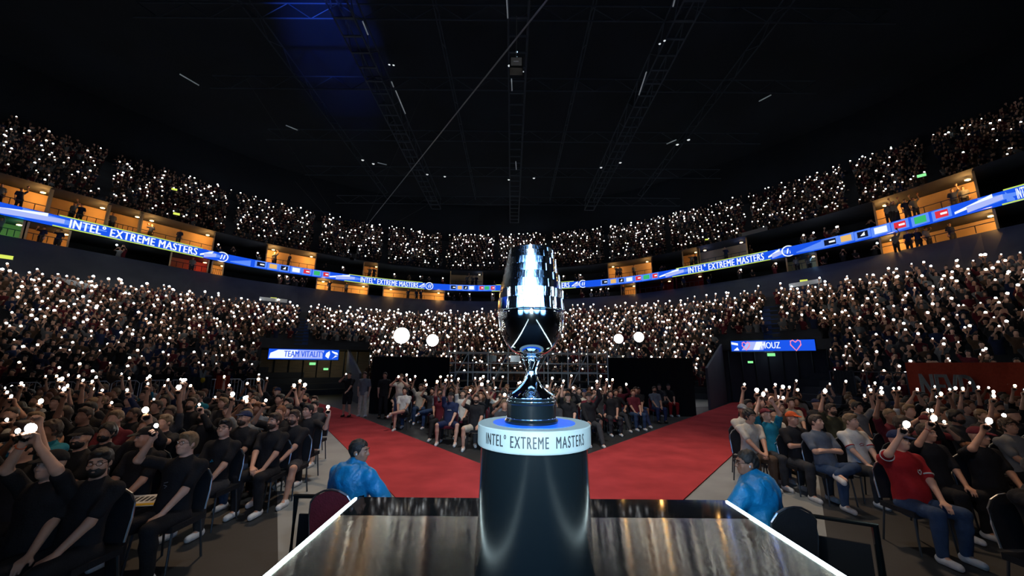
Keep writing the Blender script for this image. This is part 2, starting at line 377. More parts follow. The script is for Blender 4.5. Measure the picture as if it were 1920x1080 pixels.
def person_parts(sp, h=0.012):
    """returns {part: (verts, quads)} and the anchor of each hand"""
    g = sp.get; stand = g('stand', False)
    pz = 0.93 if stand else 0.50
    lean = g('lean', 0.0); tw = g('wide', 1.0)
    def tor(p):                                   # torso point above the pelvis, leaning back by `lean` degrees
        y, z = p[1], p[2]; a = radians(lean)
        return V3(p[0], y * cos(a) + z * sin(a), pz + z * cos(a) - y * sin(a))
    hip = [V3(s * .09, 0, pz - .01) for s in (-1, 1)]
    if stand:
        knee = [V3(-.11, -.02, .50), V3(.11, -.04, .50)]; ank = [V3(-.13, .03, .09), V3(.14, 0, .09)]
    else:
        L = g('legs', 'bent')
        if L == 'bent': knee = [V3(-.15, -.42, .52), V3(.15, -.42, .52)]; ank = [V3(-.15, -.40, .09), V3(.16, -.36, .09)]
        elif L == 'wide': knee = [V3(-.27, -.37, .52), V3(.27, -.37, .52)]; ank = [V3(-.26, -.38, .09), V3(.24, -.46, .09)]
        elif L == 'out': knee = [V3(-.14, -.42, .51), V3(.16, -.42, .50)]; ank = [V3(-.15, -.62, .09), V3(.2, -.70, .09)]
        else: knee = [V3(-.12, -.42, .53), V3(.12, -.40, .62)]; ank = [V3(-.14, -.42, .09), V3(-.26, -.52, .55)]
    chest = tor(V3(0, .02, .46)); neck0 = tor(V3(0, .015, .56)); shc = tor(V3(0, .02, .52))
    sh = [shc + V3(s * .178 * tw, 0, -.012) for s in (-1, 1)]
    HR = rotm(g('yaw', 0), g('pitch', 0), g('tilt', 0))
    hb = neck0 + V3(0, -.012, .075)                                # skull pivot
    hc = hb + HR @ V3(0, -.02, .10)
    def H(x, y, z): return hc + HR @ V3(x, y, z)
    arms = []
    for i, s in enumerate((-1, 1)):
        pose = g('arms', ('lap', 'lap'))[i]; A = ARMS[pose]; f = V3(-s if s < 0 else -1, 1, 1); f = V3(1 if s < 0 else -1, 1, 1)
        wt = g('wrist', {}).get(i); W = shc + (A[0] if wt is None else V3(*wt)) * (f if wt is None else 1)
        E, W = ik(sh[i], W, .285, .255, A[1] * f)
        hd = unit(A[2] * f); hd = unit(hd + 0.25 * unit(W - E)); pn = A[3] * f; pn = unit(pn - hd * (pn @ hd))
        arms.append((sh[i], E, W, hd, pn, A[4], s))
    rmin = h * 0.82
    def add_torso(F, e=0.0, k=.05):
        F.cone(tor(V3(0, .0, .04)), tor(V3(0, .0, .22)), .145 * tw + e, .128 * tw + e, k, (1, 1.28, 1))
        F.cone(tor(V3(0, .0, .22)), tor(V3(0, .01, .42)), .128 * tw + e, .165 * tw + e, k, (1, 1.35, 1))
        for i in (0, 1):
            F.cone(chest + V3(0, 0, -.02), sh[i] + V3(0, 0, -.02), .080 + e, .050 + e * .8, k)
            F.cone(neck0 + V3(0, .01, -.02), sh[i] + V3(0, 0, .0), .045 + e * .6, .034 + e * .6, .04)
        F.cone(tor(V3(0, .01, .50)), neck0 + V3(0, 0, .0), .075 + e, .058 + e, .04)
        if g('belly'): F.ell(tor(V3(0, -.05, .16)), (.15 + e, .12 + e, .14 + e), None, .05)
    def add_arm(F, a, e=0.0, upto=2.0, k=.02):
        Sh, E, W = a[0], a[1], a[2]
        t = min(1, upto); F.cone(Sh, Sh + (E - Sh) * t, .047 + e * .8, .047 + (.040 - .047) * t + e, .03)
        if upto > 1: t = upto - 1; F.cone(E, E + (W - E) * t, .042 + e, .042 + (.027 - .042) * t + e, k)
    def add_hand(F, a):
        W, hd, pn, curl, s = a[2], a[3], a[4], a[5], a[6]
        sd = unit(np.cross(hd, pn)) * (1 if s < 0 else -1)
        # sd points to the thumb side
        if s < 0: sd = sd
        for j, (o_, L1, L2) in enumerate(((-.030, .030, .022), (-.011, .036, .026), (.010, .040, .028), (.030, .035, .026))):
            kn = W + hd * (.088 + (.004 if j in (1, 2) else -.004)) + sd * o_
            F.cone(W + sd * o_ * .45 + hd * .01, kn, max(.017, rmin), max(.0125, rmin), .014)
            c1 = curl * .75 + .08 * j; c2 = curl * 1.9
            k1 = kn + (hd * cos(c1) + pn * sin(c1)) * L1 * 1.15
            k2 = k1 + (hd * cos(c2) + pn * sin(c2)) * L2 * 1.2
            F.cone(kn, k1, max(.0105, rmin), max(.0095, rmin), .005); F.cone(k1, k2, max(.0095, rmin), max(.008, rmin), .004)
        t0 = W + hd * .025 + sd * .022; t1 = t0 + (sd * .75 + hd * .6 + pn * .35) * .038; t2 = t1 + (hd * .8 + sd * .15 + pn * .5) * .034
        F.cone(t0, t1, max(.016, rmin), max(.0115, rmin), .012); F.cone(t1, t2, max(.0115, rmin), max(.009, rmin), .004)
    def add_leg(F, i, e=0.0, upto=2.0):
        t = min(1, upto); a, b, c = hip[i], knee[i], ank[i]
        F.cone(a, a + (b - a) * t, .085 + e, .085 + (.055 - .085) * t + e, .03)
        if upto > 1:
            m_ = b + (c - b) * .35; F.cone(b, m_, .052 + e, .053 + e, .02)
            t = upto - 1; F.cone(m_, m_ + (c - m_) * t, .053 + e, .053 + (.034 - .053) * t + e, .02)
    out = {}
    # ---- body
    B = Field(); add_torso(B)
    B.cone(neck0 + V3(0, .005, -.03), hb + HR @ V3(0, .01, .03), .056, .054, .03)
    B.ell(H(0, .015, .02), (.074, .093, .098), HR, .02)
    B.ell(H(0, -.028, -.048), (.057, .062, .066), HR, .035)
    B.ell(H(0, -.062, -.082), (.026, .022, .018), HR, .02)                         # chin
    if h < .021:
        B.ell(H(0, -.074, .032), (.05, .016, .011), HR, .014)                        # brow
        for s in (-1, 1):
            B.ell(H(s * .031, -.094, .012), (.019, .014, .013), HR, .01, sub=True)
            B.ell(H(s * .030, -.072, .010), (.0145, .0145, .0125), HR, .004)
            B.ell(H(s * .042, -.060, -.022), (.022, .018, .02), HR, .02)             # cheek
        B.cone(H(0, -.083, .016), H(0, -.104, -.020), .009, .0125, .01); B.ell(H(0, -.094, -.024), (.019, .011, .009), HR, .01)
        B.ell(H(0, -.086, -.050), (.024, .009, .006), HR, .006); B.ell(H(0, -.084, -.060), (.020, .009, .006), HR, .006)
    else: B.cone(H(0, -.083, .016), H(0, -.10, -.020), .014, .016, .01)
    for s in (-1, 1): B.ell(H(s * .077, .010, -.008), (max(.009, rmin), .019, .030), HR, .006)
    for a in arms: add_arm(B, a); add_hand(B, a)
    for i in (0, 1):
        add_leg(B, i); B.cone(ank[i] + V3(0, .01, -.01), ank[i] + V3(0, -.13, -.05), .036, .028, .02)
    out['body'] = B.mesh(h)
    # ---- shirt
    T = Field(); e = g('thick', .014) if h < .02 else .02; add_torso(T, e)
    sl = g('sleeve', .72)
    for a in arms: add_arm(T, a, e + .006, sl)
    T.cone(tor(V3(0, 0, -.02)), tor(V3(0, 0, .10)), .150 * tw + e, .142 * tw + e, .04, (1, 1.2, 1))
    if not stand: T.cut((0, 0, -1), -(pz - .06))
    else: T.cut((0, 0, -1), -(pz - .08))
    if g('hood'): T.cone(neck0 + V3(0, .02, -.02), neck0 + V3(0, .0, .055), .085, .078, .03)
    T.ell(neck0 + V3(0, -.02, .09), (.062 if not g('hood') else .068, .075, .085), None, .006, sub=True)
    if h < .02: T.noise(.0035 if not g('hood') else .009, 34 if not g('hood') else 27)
    out['shirt'] = T.mesh(h)
    if g('hood'):
        O = Field()
        for s in (-1, 1): O.cone(tor(V3(s * .080, -.01, .60)), tor(V3(s * .085, .085, .565)), .026, .042, .03); O.cone(tor(V3(s * .085, .085, .565)), tor(V3(s * .05, .135, .46)), .042, .05, .05)
        O.ell(tor(V3(0, .125, .475)), (.135, .058, .135), None, .06)
        O.ell(tor(V3(0, -.005, .66)), (.080, .09, .095), None, .02, sub=True); O.noise(.003, 40)
        out['hood'] = O.mesh(h)
    # ---- trousers / shorts
    P = Field(); up = 2.0 if g('long', True) else .86
    P.cone(hip[0], hip[1], .10 + e, .10 + e, .03)
    P.cone(V3(0, 0, pz), tor(V3(0, 0, .05)), .132 * tw + e, .132 * tw + e, .04, (1, 1.2, 1))
    for i in (0, 1): add_leg(P, i, e + (.004 if up == 2.0 else .012), up)
    if h < .02: P.noise(.003, 30)
    out['trousers'] = P.mesh(h)
    # ---- shoes
    for i in (0, 1):
        a = ank[i]; sd = V3(0, -1, 0) if abs(a[2] - .09) < .05 else V3(-.3, -1, -.2)
        zz = a[2] - .045
        Z = Field()
        Z.cone(a + V3(0, .035, -.04), a + V3(0, 0, -.005), .043, .042, .03)
        Z.cone(V3(a[0], a[1] + .02, zz) , V3(a[0], a[1], zz) + unit(sd) * .15, .045, .036, .03)
        Z.cone(V3(a[0], a[1] + .02, zz - .012) , V3(a[0], a[1], zz - .012) + unit(sd) * .16, .036, .034, .02)
        if a[2] < .2: Z.cut((0, 0, -1), -.002)
        out['shoe_' + 'rl'[i]] = Z.mesh(h)
    # ---- hair styles
    def hair(style):
        K = Field()
        if style in ('short', 'crop', 'curly', 'long'):
            o_ = dict(short=.014, crop=.007, curly=.024, long=.018)[style]
            K.ell(H(0, .017, .024), (.074 + o_, .093 + o_, .098 + o_), HR, .01)
            if style == 'short': K.ell(H(.01, -.05, .100), (.055, .045, .026), HR, .03)
            ft = .015 if style != 'crop' else .022
            if style == 'long':
                K.cone(H(-.05, .06, 0), H(-.07, .05, -.17), .05, .04, .04); K.cone(H(.05, .06, 0), H(.07, .05, -.17), .05, .04, .04); K.cone(H(0, .09, 0), H(0, .09, -.16), .06, .04, .04)
            K.ell(H(0, -.085, -.022), (.100, .080, .092 - ft * .4), HR, .008, sub=True)
            if style in ('short', 'crop'): n2 = unit(HR @ V3(0, -.1, -1)); K.cut(n2, n2 @ H(0, .05, -.060))
            for s in (-1, 1):
                if style != 'long': K.ell(H(s * .092, .006, -.020), (.034, .026, .036), HR, .006, sub=True); K.ell(H(s * .085, -.035, -.055), (.03, .05, .04), HR, .008, sub=True)
            if h < .02: K.noise(.005 if style != 'curly' else .011, 95 if style != 'curly' else 75)
        elif style == 'cap':
            K.ell(H(0, .015, .035), (.090, .108, .098), HR, .01)
            n = unit(HR @ V3(0, -.10, -1)); K.cut(n, n @ H(0, 0, .036))
            K.ell(H(0, -.115, .050), (.068, .075, .009), HR @ rotm(0, 12), .008)
        elif style == 'beard':
            K.ell(H(0, -.032, -.055), (.064, .068, .066), HR, .01); K.ell(H(0, -.078, -.045), (.032, .02, .02), HR, .01)
            n = unit(HR @ V3(0, .35, 1)); K.cut(n, n @ H(0, -.04, -.030)); n = unit(HR @ V3(0, 1, .2)); K.cut(n, n @ H(0, .02, -.05))
            K.ell(H(0, -.096, -.056), (.018, .012, .009), HR, .004, sub=True); K.noise(.002, 120)
        return K.mesh(h)
    for st in g('hair', ('short', 'curly', 'cap', 'long')):
        out['hair_' + st] = hair(st)
    info = dict(arms=arms, H=H, HR=HR, hc=hc, neck=neck0, tor=tor)
    return out, info

# ------------------------------------------------------------ plan curves of the bowl (azimuth seen from the stage -> distance)
AZ = np.arange(-100, 100.1, 1.0)
def ring(tab):
    a = np.array([t[0] for t in tab], float); d = np.array([t[1] for t in tab], float)
    y = np.interp(AZ, a, d); k = np.ones(7) / 7
    for _ in range(2): y = np.convolve(np.pad(y, 3, mode='edge'), k, 'valid')
    return lambda az: float(np.interp(az, AZ, y))
R_rib = ring([(-72, 42), (-60, 43.6), (-54, 44.3), (-50, 45), (-45, 46), (-39, 48), (-35, 49.6), (-27, 51), (-22, 52.4), (-13, 54), (-5, 54.2), (7, 51.9), (17, 49.8), (25, 46.6), (35, 43.4), (43, 41.2), (47, 40), (51, 38.6), (55, 37.7), (72, 35)])
R_lt = ring([(-72, 39), (-54, 41), (-45, 43), (-36, 44.5), (-29, 47.5), (-15, 48), (-2, 44.3), (11, 41.2), (22, 40.8), (34, 35.6), (42, 34.2), (49, 33), (54, 34), (72, 31)])
R_lf = ring([(-72, 26), (-54, 27), (-45, 28), (-36, 28), (-29, 29.3), (-22, 31), (-13, 32), (7, 31), (17, 30.5), (25, 29.5), (34, 27.5), (42, 24), (48, 21.5), (54, 20), (72, 19)])
def pol(az, D, z): return Vector((D * sin(radians(az)), D * cos(radians(az)), z))
Z_LF, Z_LT = 0.35, 6.6; Z_UF, Z_UT = 15.9, 25.4
def R_uf(az): return R_rib(az) + 6.2
def R_ut(az): return R_rib(az) + 20.0
ROWS_L, ROWS_U = 18, 15

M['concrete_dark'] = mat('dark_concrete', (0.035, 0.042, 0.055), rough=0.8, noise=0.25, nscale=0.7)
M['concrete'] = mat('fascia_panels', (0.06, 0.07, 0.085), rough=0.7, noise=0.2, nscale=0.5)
M['plaster_warm'] = mat('warm_plaster', (0.62, 0.42, 0.22), rough=0.8, noise=0.15, nscale=0.8)
M['floor_dark'] = mat('dark_floor_boards', (0.013, 0.015, 0.017), rough=0.55, noise=0.3, nscale=0.8, bump=0.1, bscale=8)
M['floor_grey'] = mat('grey_floor_boards', (0.20, 0.215, 0.215), rough=0.45, noise=0.18, nscale=1.2)
M['carpet'] = mat('red_carpet', (0.34, 0.040, 0.046), rough=0.95, noise=0.22, nscale=1.3, bump=0.5, bscale=160, spec=0.08)
M['roof'] = mat('roof_deck', (0.007, 0.012, 0.022), rough=0.9, noise=0.35, nscale=0.15)
M['truss'] = mat('truss_paint', (0.03, 0.045, 0.07), rough=0.6)

def ring_strip(name, f0, z0, f1, z1, material, a0=-98, a1=98, step=1.5, parent=None):
    v = []; f = []; n = int(round((a1 - a0) / step))
    for i in range(n + 1):
        az = a0 + (a1 - a0) * i / n
        v += [pol(az, f0(az), z0), pol(az, f1(az), z1)]
    for i in range(n): f.append((2 * i, 2 * i + 1, 2 * i + 3, 2 * i + 2))
    return mesh_obj(name, v, f, material, parent)
# ---- floor and shell
fl = mesh_obj('floor', [(-60, -12, 0), (60, -12, 0), (60, 60, 0), (-60, 60, 0)], [(0, 1, 2, 3)], M['floor_dark']); tag(fl, kind='structure')
cl = mesh_obj('ceiling', [(-75, -12, 34), (-75, 85, 34), (75, 85, 34), (75, -12, 34)], [(0, 1, 2, 3)], M['roof']); tag(cl, kind='structure')
s_ = ring_strip('wall_back', lambda a: R_ut(a) + 1.2, 25, lambda a: R_ut(a) + 1.5, 34.2, M['roof']); tag(s_, kind='structure')
# grey floor beside the carpets
def poly(name, pts, z, material, kind=None, thick=0.0):
    n = len(pts); v = [(p.x, p.y, z) for p in pts]; f = [tuple(range(n))]
    if thick:
        v += [(p.x, p.y, z - thick) for p in pts]; f += [tuple(n + i for i in range(n - 1, -1, -1))] + [(i, n + i, n + (i + 1) % n, (i + 1) % n) for i in range(n)]
    o = mesh_obj(name, v, f, material)
    if kind: tag(o, kind=kind)
    return o
cpt = lambda x, y: onz(x, y, 0)
L_out = [cpt(735, 928), cpt(598, 790), cpt(565, 750)]; L_in = [cpt(645, 765), cpt(770, 820), cpt(893, 868)]
R_out = [cpt(1290, 932), cpt(1395, 835)]; R_in = [cpt(1113, 850), cpt(1300, 782)]
def ext(a, b, t): return a + (b - a) * t
lo0, lo1 = ext(L_out[1], L_out[0], 1.6), ext(L_out[0], L_out[1], 2.3)
li0, li1 = ext(L_in[1], L_in[2], 1.35), ext(L_in[2], L_in[1], 3.4)
ro0, ro1 = ext(R_out[1], R_out[0], 1.6), ext(R_out[0], R_out[1], 3.6)
ri0, ri1 = ext(R_in[1], R_in[0], 1.2), ext(R_in[0], R_in[1], 2.0)
g1 = poly('floor_2', [lo0 + Vector((-2.1, 0, 0)), lo0 + Vector((1, 0, 0)), lo1 + Vector((.8, 0, 0)), lo1 + Vector((-1.2, 0, 0))], 0.006, M['floor_grey'], 'structure')
g2 = poly('floor_3', [ro0 + Vector((-1, 0, 0)), ro0 + Vector((2.4, 0, 0)), ro1 + Vector((1.2, 0, 0)), ro1 + Vector((-.8, 0, 0))], 0.006, M['floor_grey'], 'structure')
g3 = poly('floor_4', [cpt(1340, 762), cpt(1390, 740), cpt(1300, 738), cpt(1240, 765)], 0.004, M['floor_grey'], 'structure')
c1 = poly('carpet', [lo0, li0, li1, lo1], 0.022, M['carpet'], thick=.012); tag(c1, 'red carpet strip running from the stage to the left tunnel', 'carpet', 'red carpets')
c2 = poly('carpet', [ri0, ro0, ro1, ri1], 0.030, M['carpet'], thick=.012); tag(c2, 'red carpet strip running from the stage to the right tunnel', 'carpet', 'red carpets')

# ---- stepped seating tiers
def tier(name, Rf, Rt, z0, z1, rows, material, zlow):
    v = []; f = []; n = 96
    prof = [(0, zlow)]
    for r in range(rows):
        t = r / rows; z = z0 + (z1 - z0) * r / (rows - 1)
        prof += [(t, z), ((r + 1) / rows, z)]
    m = len(prof)
    for i in range(n + 1):
        az = -98 + 196 * i / n; a, b = Rf(az), Rt(az)
        for (t, z) in prof: v.append(pol(az, a + (b - a) * t, z))
    for i in range(n):
        for j in range(m - 1): f.append((i * m + j, i * m + j + 1, (i + 1) * m + j + 1, (i + 1) * m + j))
    o = mesh_obj(name, v, f, material); tag(o, kind='structure'); return o
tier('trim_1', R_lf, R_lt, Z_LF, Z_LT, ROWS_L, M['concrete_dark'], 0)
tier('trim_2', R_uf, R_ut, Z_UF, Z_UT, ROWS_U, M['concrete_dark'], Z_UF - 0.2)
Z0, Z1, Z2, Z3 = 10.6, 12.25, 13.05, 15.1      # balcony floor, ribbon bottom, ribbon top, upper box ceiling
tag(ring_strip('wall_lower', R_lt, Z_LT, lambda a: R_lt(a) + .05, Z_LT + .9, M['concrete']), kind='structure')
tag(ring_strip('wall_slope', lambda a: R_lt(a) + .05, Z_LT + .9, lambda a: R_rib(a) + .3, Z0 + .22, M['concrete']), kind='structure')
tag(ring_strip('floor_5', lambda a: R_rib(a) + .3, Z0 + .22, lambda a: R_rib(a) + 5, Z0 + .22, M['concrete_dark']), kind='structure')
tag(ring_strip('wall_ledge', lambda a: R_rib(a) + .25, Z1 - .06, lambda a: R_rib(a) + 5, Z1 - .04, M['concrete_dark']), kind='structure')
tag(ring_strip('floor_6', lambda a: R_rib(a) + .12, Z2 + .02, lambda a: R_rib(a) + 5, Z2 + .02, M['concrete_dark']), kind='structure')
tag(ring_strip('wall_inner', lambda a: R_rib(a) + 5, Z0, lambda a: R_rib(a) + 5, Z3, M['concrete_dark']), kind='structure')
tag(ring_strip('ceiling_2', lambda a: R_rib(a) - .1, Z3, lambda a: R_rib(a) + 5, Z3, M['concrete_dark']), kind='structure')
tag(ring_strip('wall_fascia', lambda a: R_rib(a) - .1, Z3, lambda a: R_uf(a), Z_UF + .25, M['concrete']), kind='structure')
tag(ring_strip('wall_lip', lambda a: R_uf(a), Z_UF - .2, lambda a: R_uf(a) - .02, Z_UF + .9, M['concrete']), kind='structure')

# ---- ribbon board
RY = [(0, 391), (120, 420), (250, 446), (385, 478), (470, 494.5), (600, 515), (670, 525), (790, 536.5), (900, 541.5), (1045, 536.5), (1180, 526), (1290, 506.5), (1450, 476), (1600, 442), (1700, 417), (1800, 388), (1920, 356)]
def rib_az(px): return azof(px, float(np.interp(px, [a for a, b in RY], [b for a, b in RY])))
board = empty('ribbon_board', pol(0, R_rib(0), Z1)); tag(board, 'long glowing blue LED ribbon board curving around the balcony front', 'LED board')
bl = board.location
def rib_piece(name, x0, x1, z0, z1, material, off, depth=0.0, slant=0.0, n=None, taper=None):
    a0, a1 = (rib_az(x0), rib_az(x1))
    n = n or max(1, int(abs(a1 - a0) / 1.0)); H = Z2 - Z1; v = []; f = []
    for i in range(n + 1):
        t = i / n; az = a0 + (a1 - a0) * t
        zb, zt = (z0, z1) if taper is None else (taper[0] + (taper[1] - taper[0]) * t, taper[2] + (taper[3] - taper[2]) * t)
        D = R_rib(az)
        sh = slant * H / D * 57.3
        v += [pol(az, D - off, Z1 + H * zb) - bl, pol(az + sh, D - off, Z1 + H * zt) - bl]
        if depth: v += [pol(az, D - off + depth, Z1 + H * zb) - bl, pol(az + sh, D - off + depth, Z1 + H * zt) - bl]
    k = 4 if depth else 2
    for i in range(n):
        a, b = i * k, (i + 1) * k
        f.append((a, a + 1, b + 1, b))
        if depth: f += [(a + 1, a + 3, b + 3, b + 1), (a + 2, a, b, b + 2), (a + 3, a + 2, b + 2, b + 3)]
    if depth: f += [(0, 2, 3, 1), (n * k, n * k + 1, n * k + 3, n * k + 2)]
    return mesh_obj(name, v, f, material, board)
def rb(x0, x1, *a, **k): return rib_piece('screen_panel', x0, x1, *a, **k)
base = rib_piece('screen', -6000, 8000, 0, 1, M['led_blue'], 0.0, depth=.35, n=220)
def rib_text(x0, x1):
    rb(x0 - 22, x1 + 8, 1.0, 1.1, M['led_lime'], .03, .05); rb(x0 - 30, x1 + 12, -.1, 0.0, M['led_lime'], .03, .05)
    me = text_mesh('INTEL° EXTREME MASTERS', 1.0, 1.0, fat=0.034, spacing=1.08)
    xs = [v.co.x for v in me.vertices]; ys = [v.co.y for v in me.vertices]; xa, xb, ya, yb = min(xs), max(xs), min(ys), max(ys)
    A0, A1 = rib_az(x0), rib_az(x1); H = Z2 - Z1
    for v in me.vertices:
        az = A0 + (A1 - A0) * (v.co.x - xa) / (xb - xa)
        v.co = pol(az, R_rib(az) - .04 - v.co.z * 20, Z1 + H * (.05 + .90 * (v.co.y - ya) / (yb - ya))) - bl
    link('screen_text', me, M['led_white'], board)
def logo(x):                                                       # round badge with two slanted bars
    az = rib_az(x); D = R_rib(az) - .06; c = pol(az, D, (Z1 + Z2) / 2) - bl; t = Vector((cos(radians(az)), -sin(radians(az)), 0)); up = Vector((0, 0, 1)); n = t.cross(up)
    mb = MB()
    v = []; f = []; N = 28
    for k in range(N):
        a = 2 * pi * k / N
        for r in (.43, .53): v.append(c + t * r * cos(a) + up * r * sin(a))
    for k in range(N): f.append((2 * k, 2 * k + 1, 2 * ((k + 1) % N) + 1, 2 * ((k + 1) % N)))
    mb.add(v, f)
    for dx in (-.1, .14):
        q = [(-.06, -.24), (.05, -.24), (.15, .24), (.04, .24)]; mb.add([c + t * (dx + a) + up * b for a, b in q], [(0, 1, 2, 3)])
    mb.build('screen_logo', M['led_white'], board)
def chevron(x0, x1, flip=False):
    w_ = x1 - x0
    rb(x0, x0 + w_ * .8, 0, 0, M['led_white'], .03, taper=(.15, .6, .35, 1.0))
    rb(x0 + w_ * .25, x1, 0, 0, M['led_lilac'], .035, taper=(.0, .35, .5, .75))
    rb(x0 + w_ * .5, x1 + w_ * .5, 0, 0, M['led_light_blue'], .025, taper=(.1, .45, .95, .55))
def patches(xs):
    names = ['led_black', 'led_orange', 'led_black', 'led_white', 'led_red', 'led_green', 'led_red']
    for i, (x, wd) in enumerate(xs):
        rb(x - wd * .75, x + wd * .75, 0, 0, M['led_light_blue'], .02, taper=(.0, .1, .9, 1.0))
        rb(x - wd / 2, x + wd / 2, .2, .82, M[names[i]], .04)
        if i == 2: rb(x - wd * .2, x + wd * .2, 0, 0, M['led_white'], .06, taper=(.35, .35, .4, .75))
        if i in (0, 4, 6): rb(x - wd * .1, x + wd * .42, .42, .6, M['led_white'], .06)
for a in ((130, 370), (676, 784), (952, 1068), (1290, 1432), (1905, 2030)): rib_text(*a)
for x in (416, 805, 1093, 1478): logo(x)
for a in ((-40, 120), (618, 665), (1236, 1282), (1788, 1880), (375, 405), (1440, 1468), (786, 798), (1072, 1086)): chevron(*a)
rb(432, 470, 0, 0, M['led_light_blue'], .02, taper=(.1, .0, .2, .8)); rb(1492, 1540, 0, 0, M['led_light_blue'], .02, taper=(.1, .0, .2, .8)); rb(1885, 1900, 0, 0, M['led_light_blue'], .02, taper=(.1, .0, .9, .2))
patches([(489, 15), (512, 14), (533, 13), (555, 14), (575, 12), (594, 11), (611, 10)])
patches([(850, 9), (862, 8), (873, 8), (884, 9), (903, 8), (913, 8), (924, 7)])
patches([(1134, 10), (1150, 10), (1165, 9), (1180, 11), (1197, 10), (1212, 11), (1228, 9)])
patches([(1556, 22), (1586, 20), (1617, 20), (1651, 24), (1687, 22), (1725, 22), (1765, 24)])

# ---- warm boxes above and below the ribbon
M['box_lamp'] = mat('box_lamp', (1, 1, 1), emit=(1.0, 0.62, 0.25), strength=4.0, sample='NONE')
LIT = []; SILH = []                                                           # places where people stand in the boxes
def suite(x0, x1, up, power, label, color=(1, .5, .14), people=4, wall='plaster_warm', lampx=.9, ylow=None):
    if up: zb, zt = Z2 + .04, Z3 - .05; y = lambda x: float(np.interp(x, [a for a, b in RY], [b for a, b in RY])) - 25
    else: zb, zt = Z0 + .24, Z1 - .08; y = lambda x: float(np.interp(x, [a for a, b in RY], [b for a, b in RY])) + 22
    if ylow: zb = ylow
    a0, a1 = azof(x0, y(x0)), azof(x1, y(x1)); am = (a0 + a1) / 2
    root = empty('balcony_box', pol(am, R_rib(am) + 1.5, zb)); tag(root, label, 'balcony box', 'lit balcony boxes'); L = root.location
    n = max(1, int((a1 - a0) / 1.5)); dep = 2.6
    v = []; f = []
    for i in range(n + 1):
        az = a0 + (a1 - a0) * i / n; D = R_rib(az)
        v += [pol(az, D + dep, zb) - L, pol(az, D + dep, zt) - L]
    for i in range(n): f.append((2 * i, 2 * i + 1, 2 * i + 3, 2 * i + 2))
    mesh_obj('back_wall', v, f, M[wall], root)
    for az in (a0, a1):
        D = R_rib(az); m = MB(); t = Vector((cos(radians(az)), -sin(radians(az)), 0)) * .06
        p = [pol(az, D + .35, zb) - L, pol(az, D + dep, zb) - L, pol(az, D + dep, zt) - L, pol(az, D + .35, zt) - L]
        m.add([q - t for q in p] + [q + t for q in p], [(0, 1, 2, 3), (7, 6, 5, 4), (0, 3, 7, 4), (3, 2, 6, 7)]); m.build('side_wall', M[wall], root)
    # railing
    m = MB(); zr = zb + .55
    pts = [pol(a0 + (a1 - a0) * i / 6, R_rib(a0 + (a1 - a0) * i / 6) + .45, zr) - L for i in range(7)]
    m.tube(pts, .03, 5)
    for p in pts: m.tube([p, p - Vector((0, 0, .5))], .025, 5)
    m.build('railing', M['dark_steel'], root)
    for q in ([lampx] if a1 - a0 < 5 else [.12, lampx]):
        az = a0 + (a1 - a0) * q; p = pol(az, R_rib(az) + 1.3, zt - .18)
        m = MB(); m.box(p - L, (.22, .2, .08)); m.build('lamp', M['box_lamp'], root)
        lamp('box_light', 'POINT', p - Vector((0, 0, .25)), p, power, color, radius=.15)
    LIT.append((a0, a1, up))
    for i in range(people if up else (people + 1) // 2): SILH.append((a0 + (a1 - a0) * (0.1 + .8 * random.random()), R_rib(am) + .9, zb - .55 if up else zb - .75))
    return root
PW = 75
suite(-60, 88, True, PW, 'warm lit balcony box at the far left above the blue ribbon')
suite(92, 198, True, PW * .8, 'warm lit balcony box above the first ribbon word on the left', people=2)
suite(202, 260, True, PW * .45, 'dimmer narrow balcony box between two brighter ones, upper left', people=1)
suite(264, 400, True, PW, 'warm lit balcony box above the last word of the left ribbon lettering', people=2)
suite(500, 592, True, PW * 1.5, 'bright yellow balcony box right of the round ribbon badge, left side', people=3)
suite(682, 708, True, PW * .4, 'small dim orange balcony box above the centre left ribbon', people=2)
suite(1140, 1222, True, PW * .7, 'orange balcony box above the ribbon just right of the trophy', people=3)
suite(1280, 1308, True, PW * .5, 'small orange balcony box above the right ribbon lettering', people=2)
suite(1642, 1832, True, PW * 1.2, 'long warm balcony box above the ribbon on the right', people=7, lampx=.94)
suite(52, 130, False, PW * .35, 'dim warm balcony box under the ribbon on the far left', people=3)
suite(593, 690, False, PW * 1.5, 'bright balcony box under the centre left ribbon, left half', people=4)
suite(718, 833, False, PW * 1.5, 'bright balcony box under the centre left ribbon, right half', people=6)
suite(1165, 1192, False, PW * .7, 'small warm box below the ribbon right of the trophy', people=1)
suite(1650, 1863, False, PW * 1.3, 'long warm balcony box below the ribbon on the right', people=10, lampx=.97)
suite(320, 390, False, 14, 'red lit lounge box below the ribbon on the left', color=(1, .02, .05), people=2)
suite(397, 418, False, PW * .9, 'narrow bright doorway box beside the red lounge', people=0)
suite(-40, 44, False, 16, 'green lit box at the far left edge under the ribbon', color=(.1, 1, .45), people=1)
suite(1475, 1530, False, 12, 'blue lit box under the ribbon on the right', color=(.2, .55, 1), people=3)
suite(1200, 1262, False, 3, 'dark red panelled box under the ribbon right of the trophy', color=(1, .1, .1), people=1, wall='maroon')
suite(1268, 1318, False, 3, 'dark red panelled box under the right ribbon lettering', color=(1, .1, .1), people=1, wall='maroon')
suite(1312, 1400, True, 7, 'deep blue lit box above the right ribbon lettering', color=(.1, .3, 1), people=1)
suite(845, 905, True, 6, 'blue lit box above the ribbon left of the trophy', color=(.2, .5, 1), people=3)

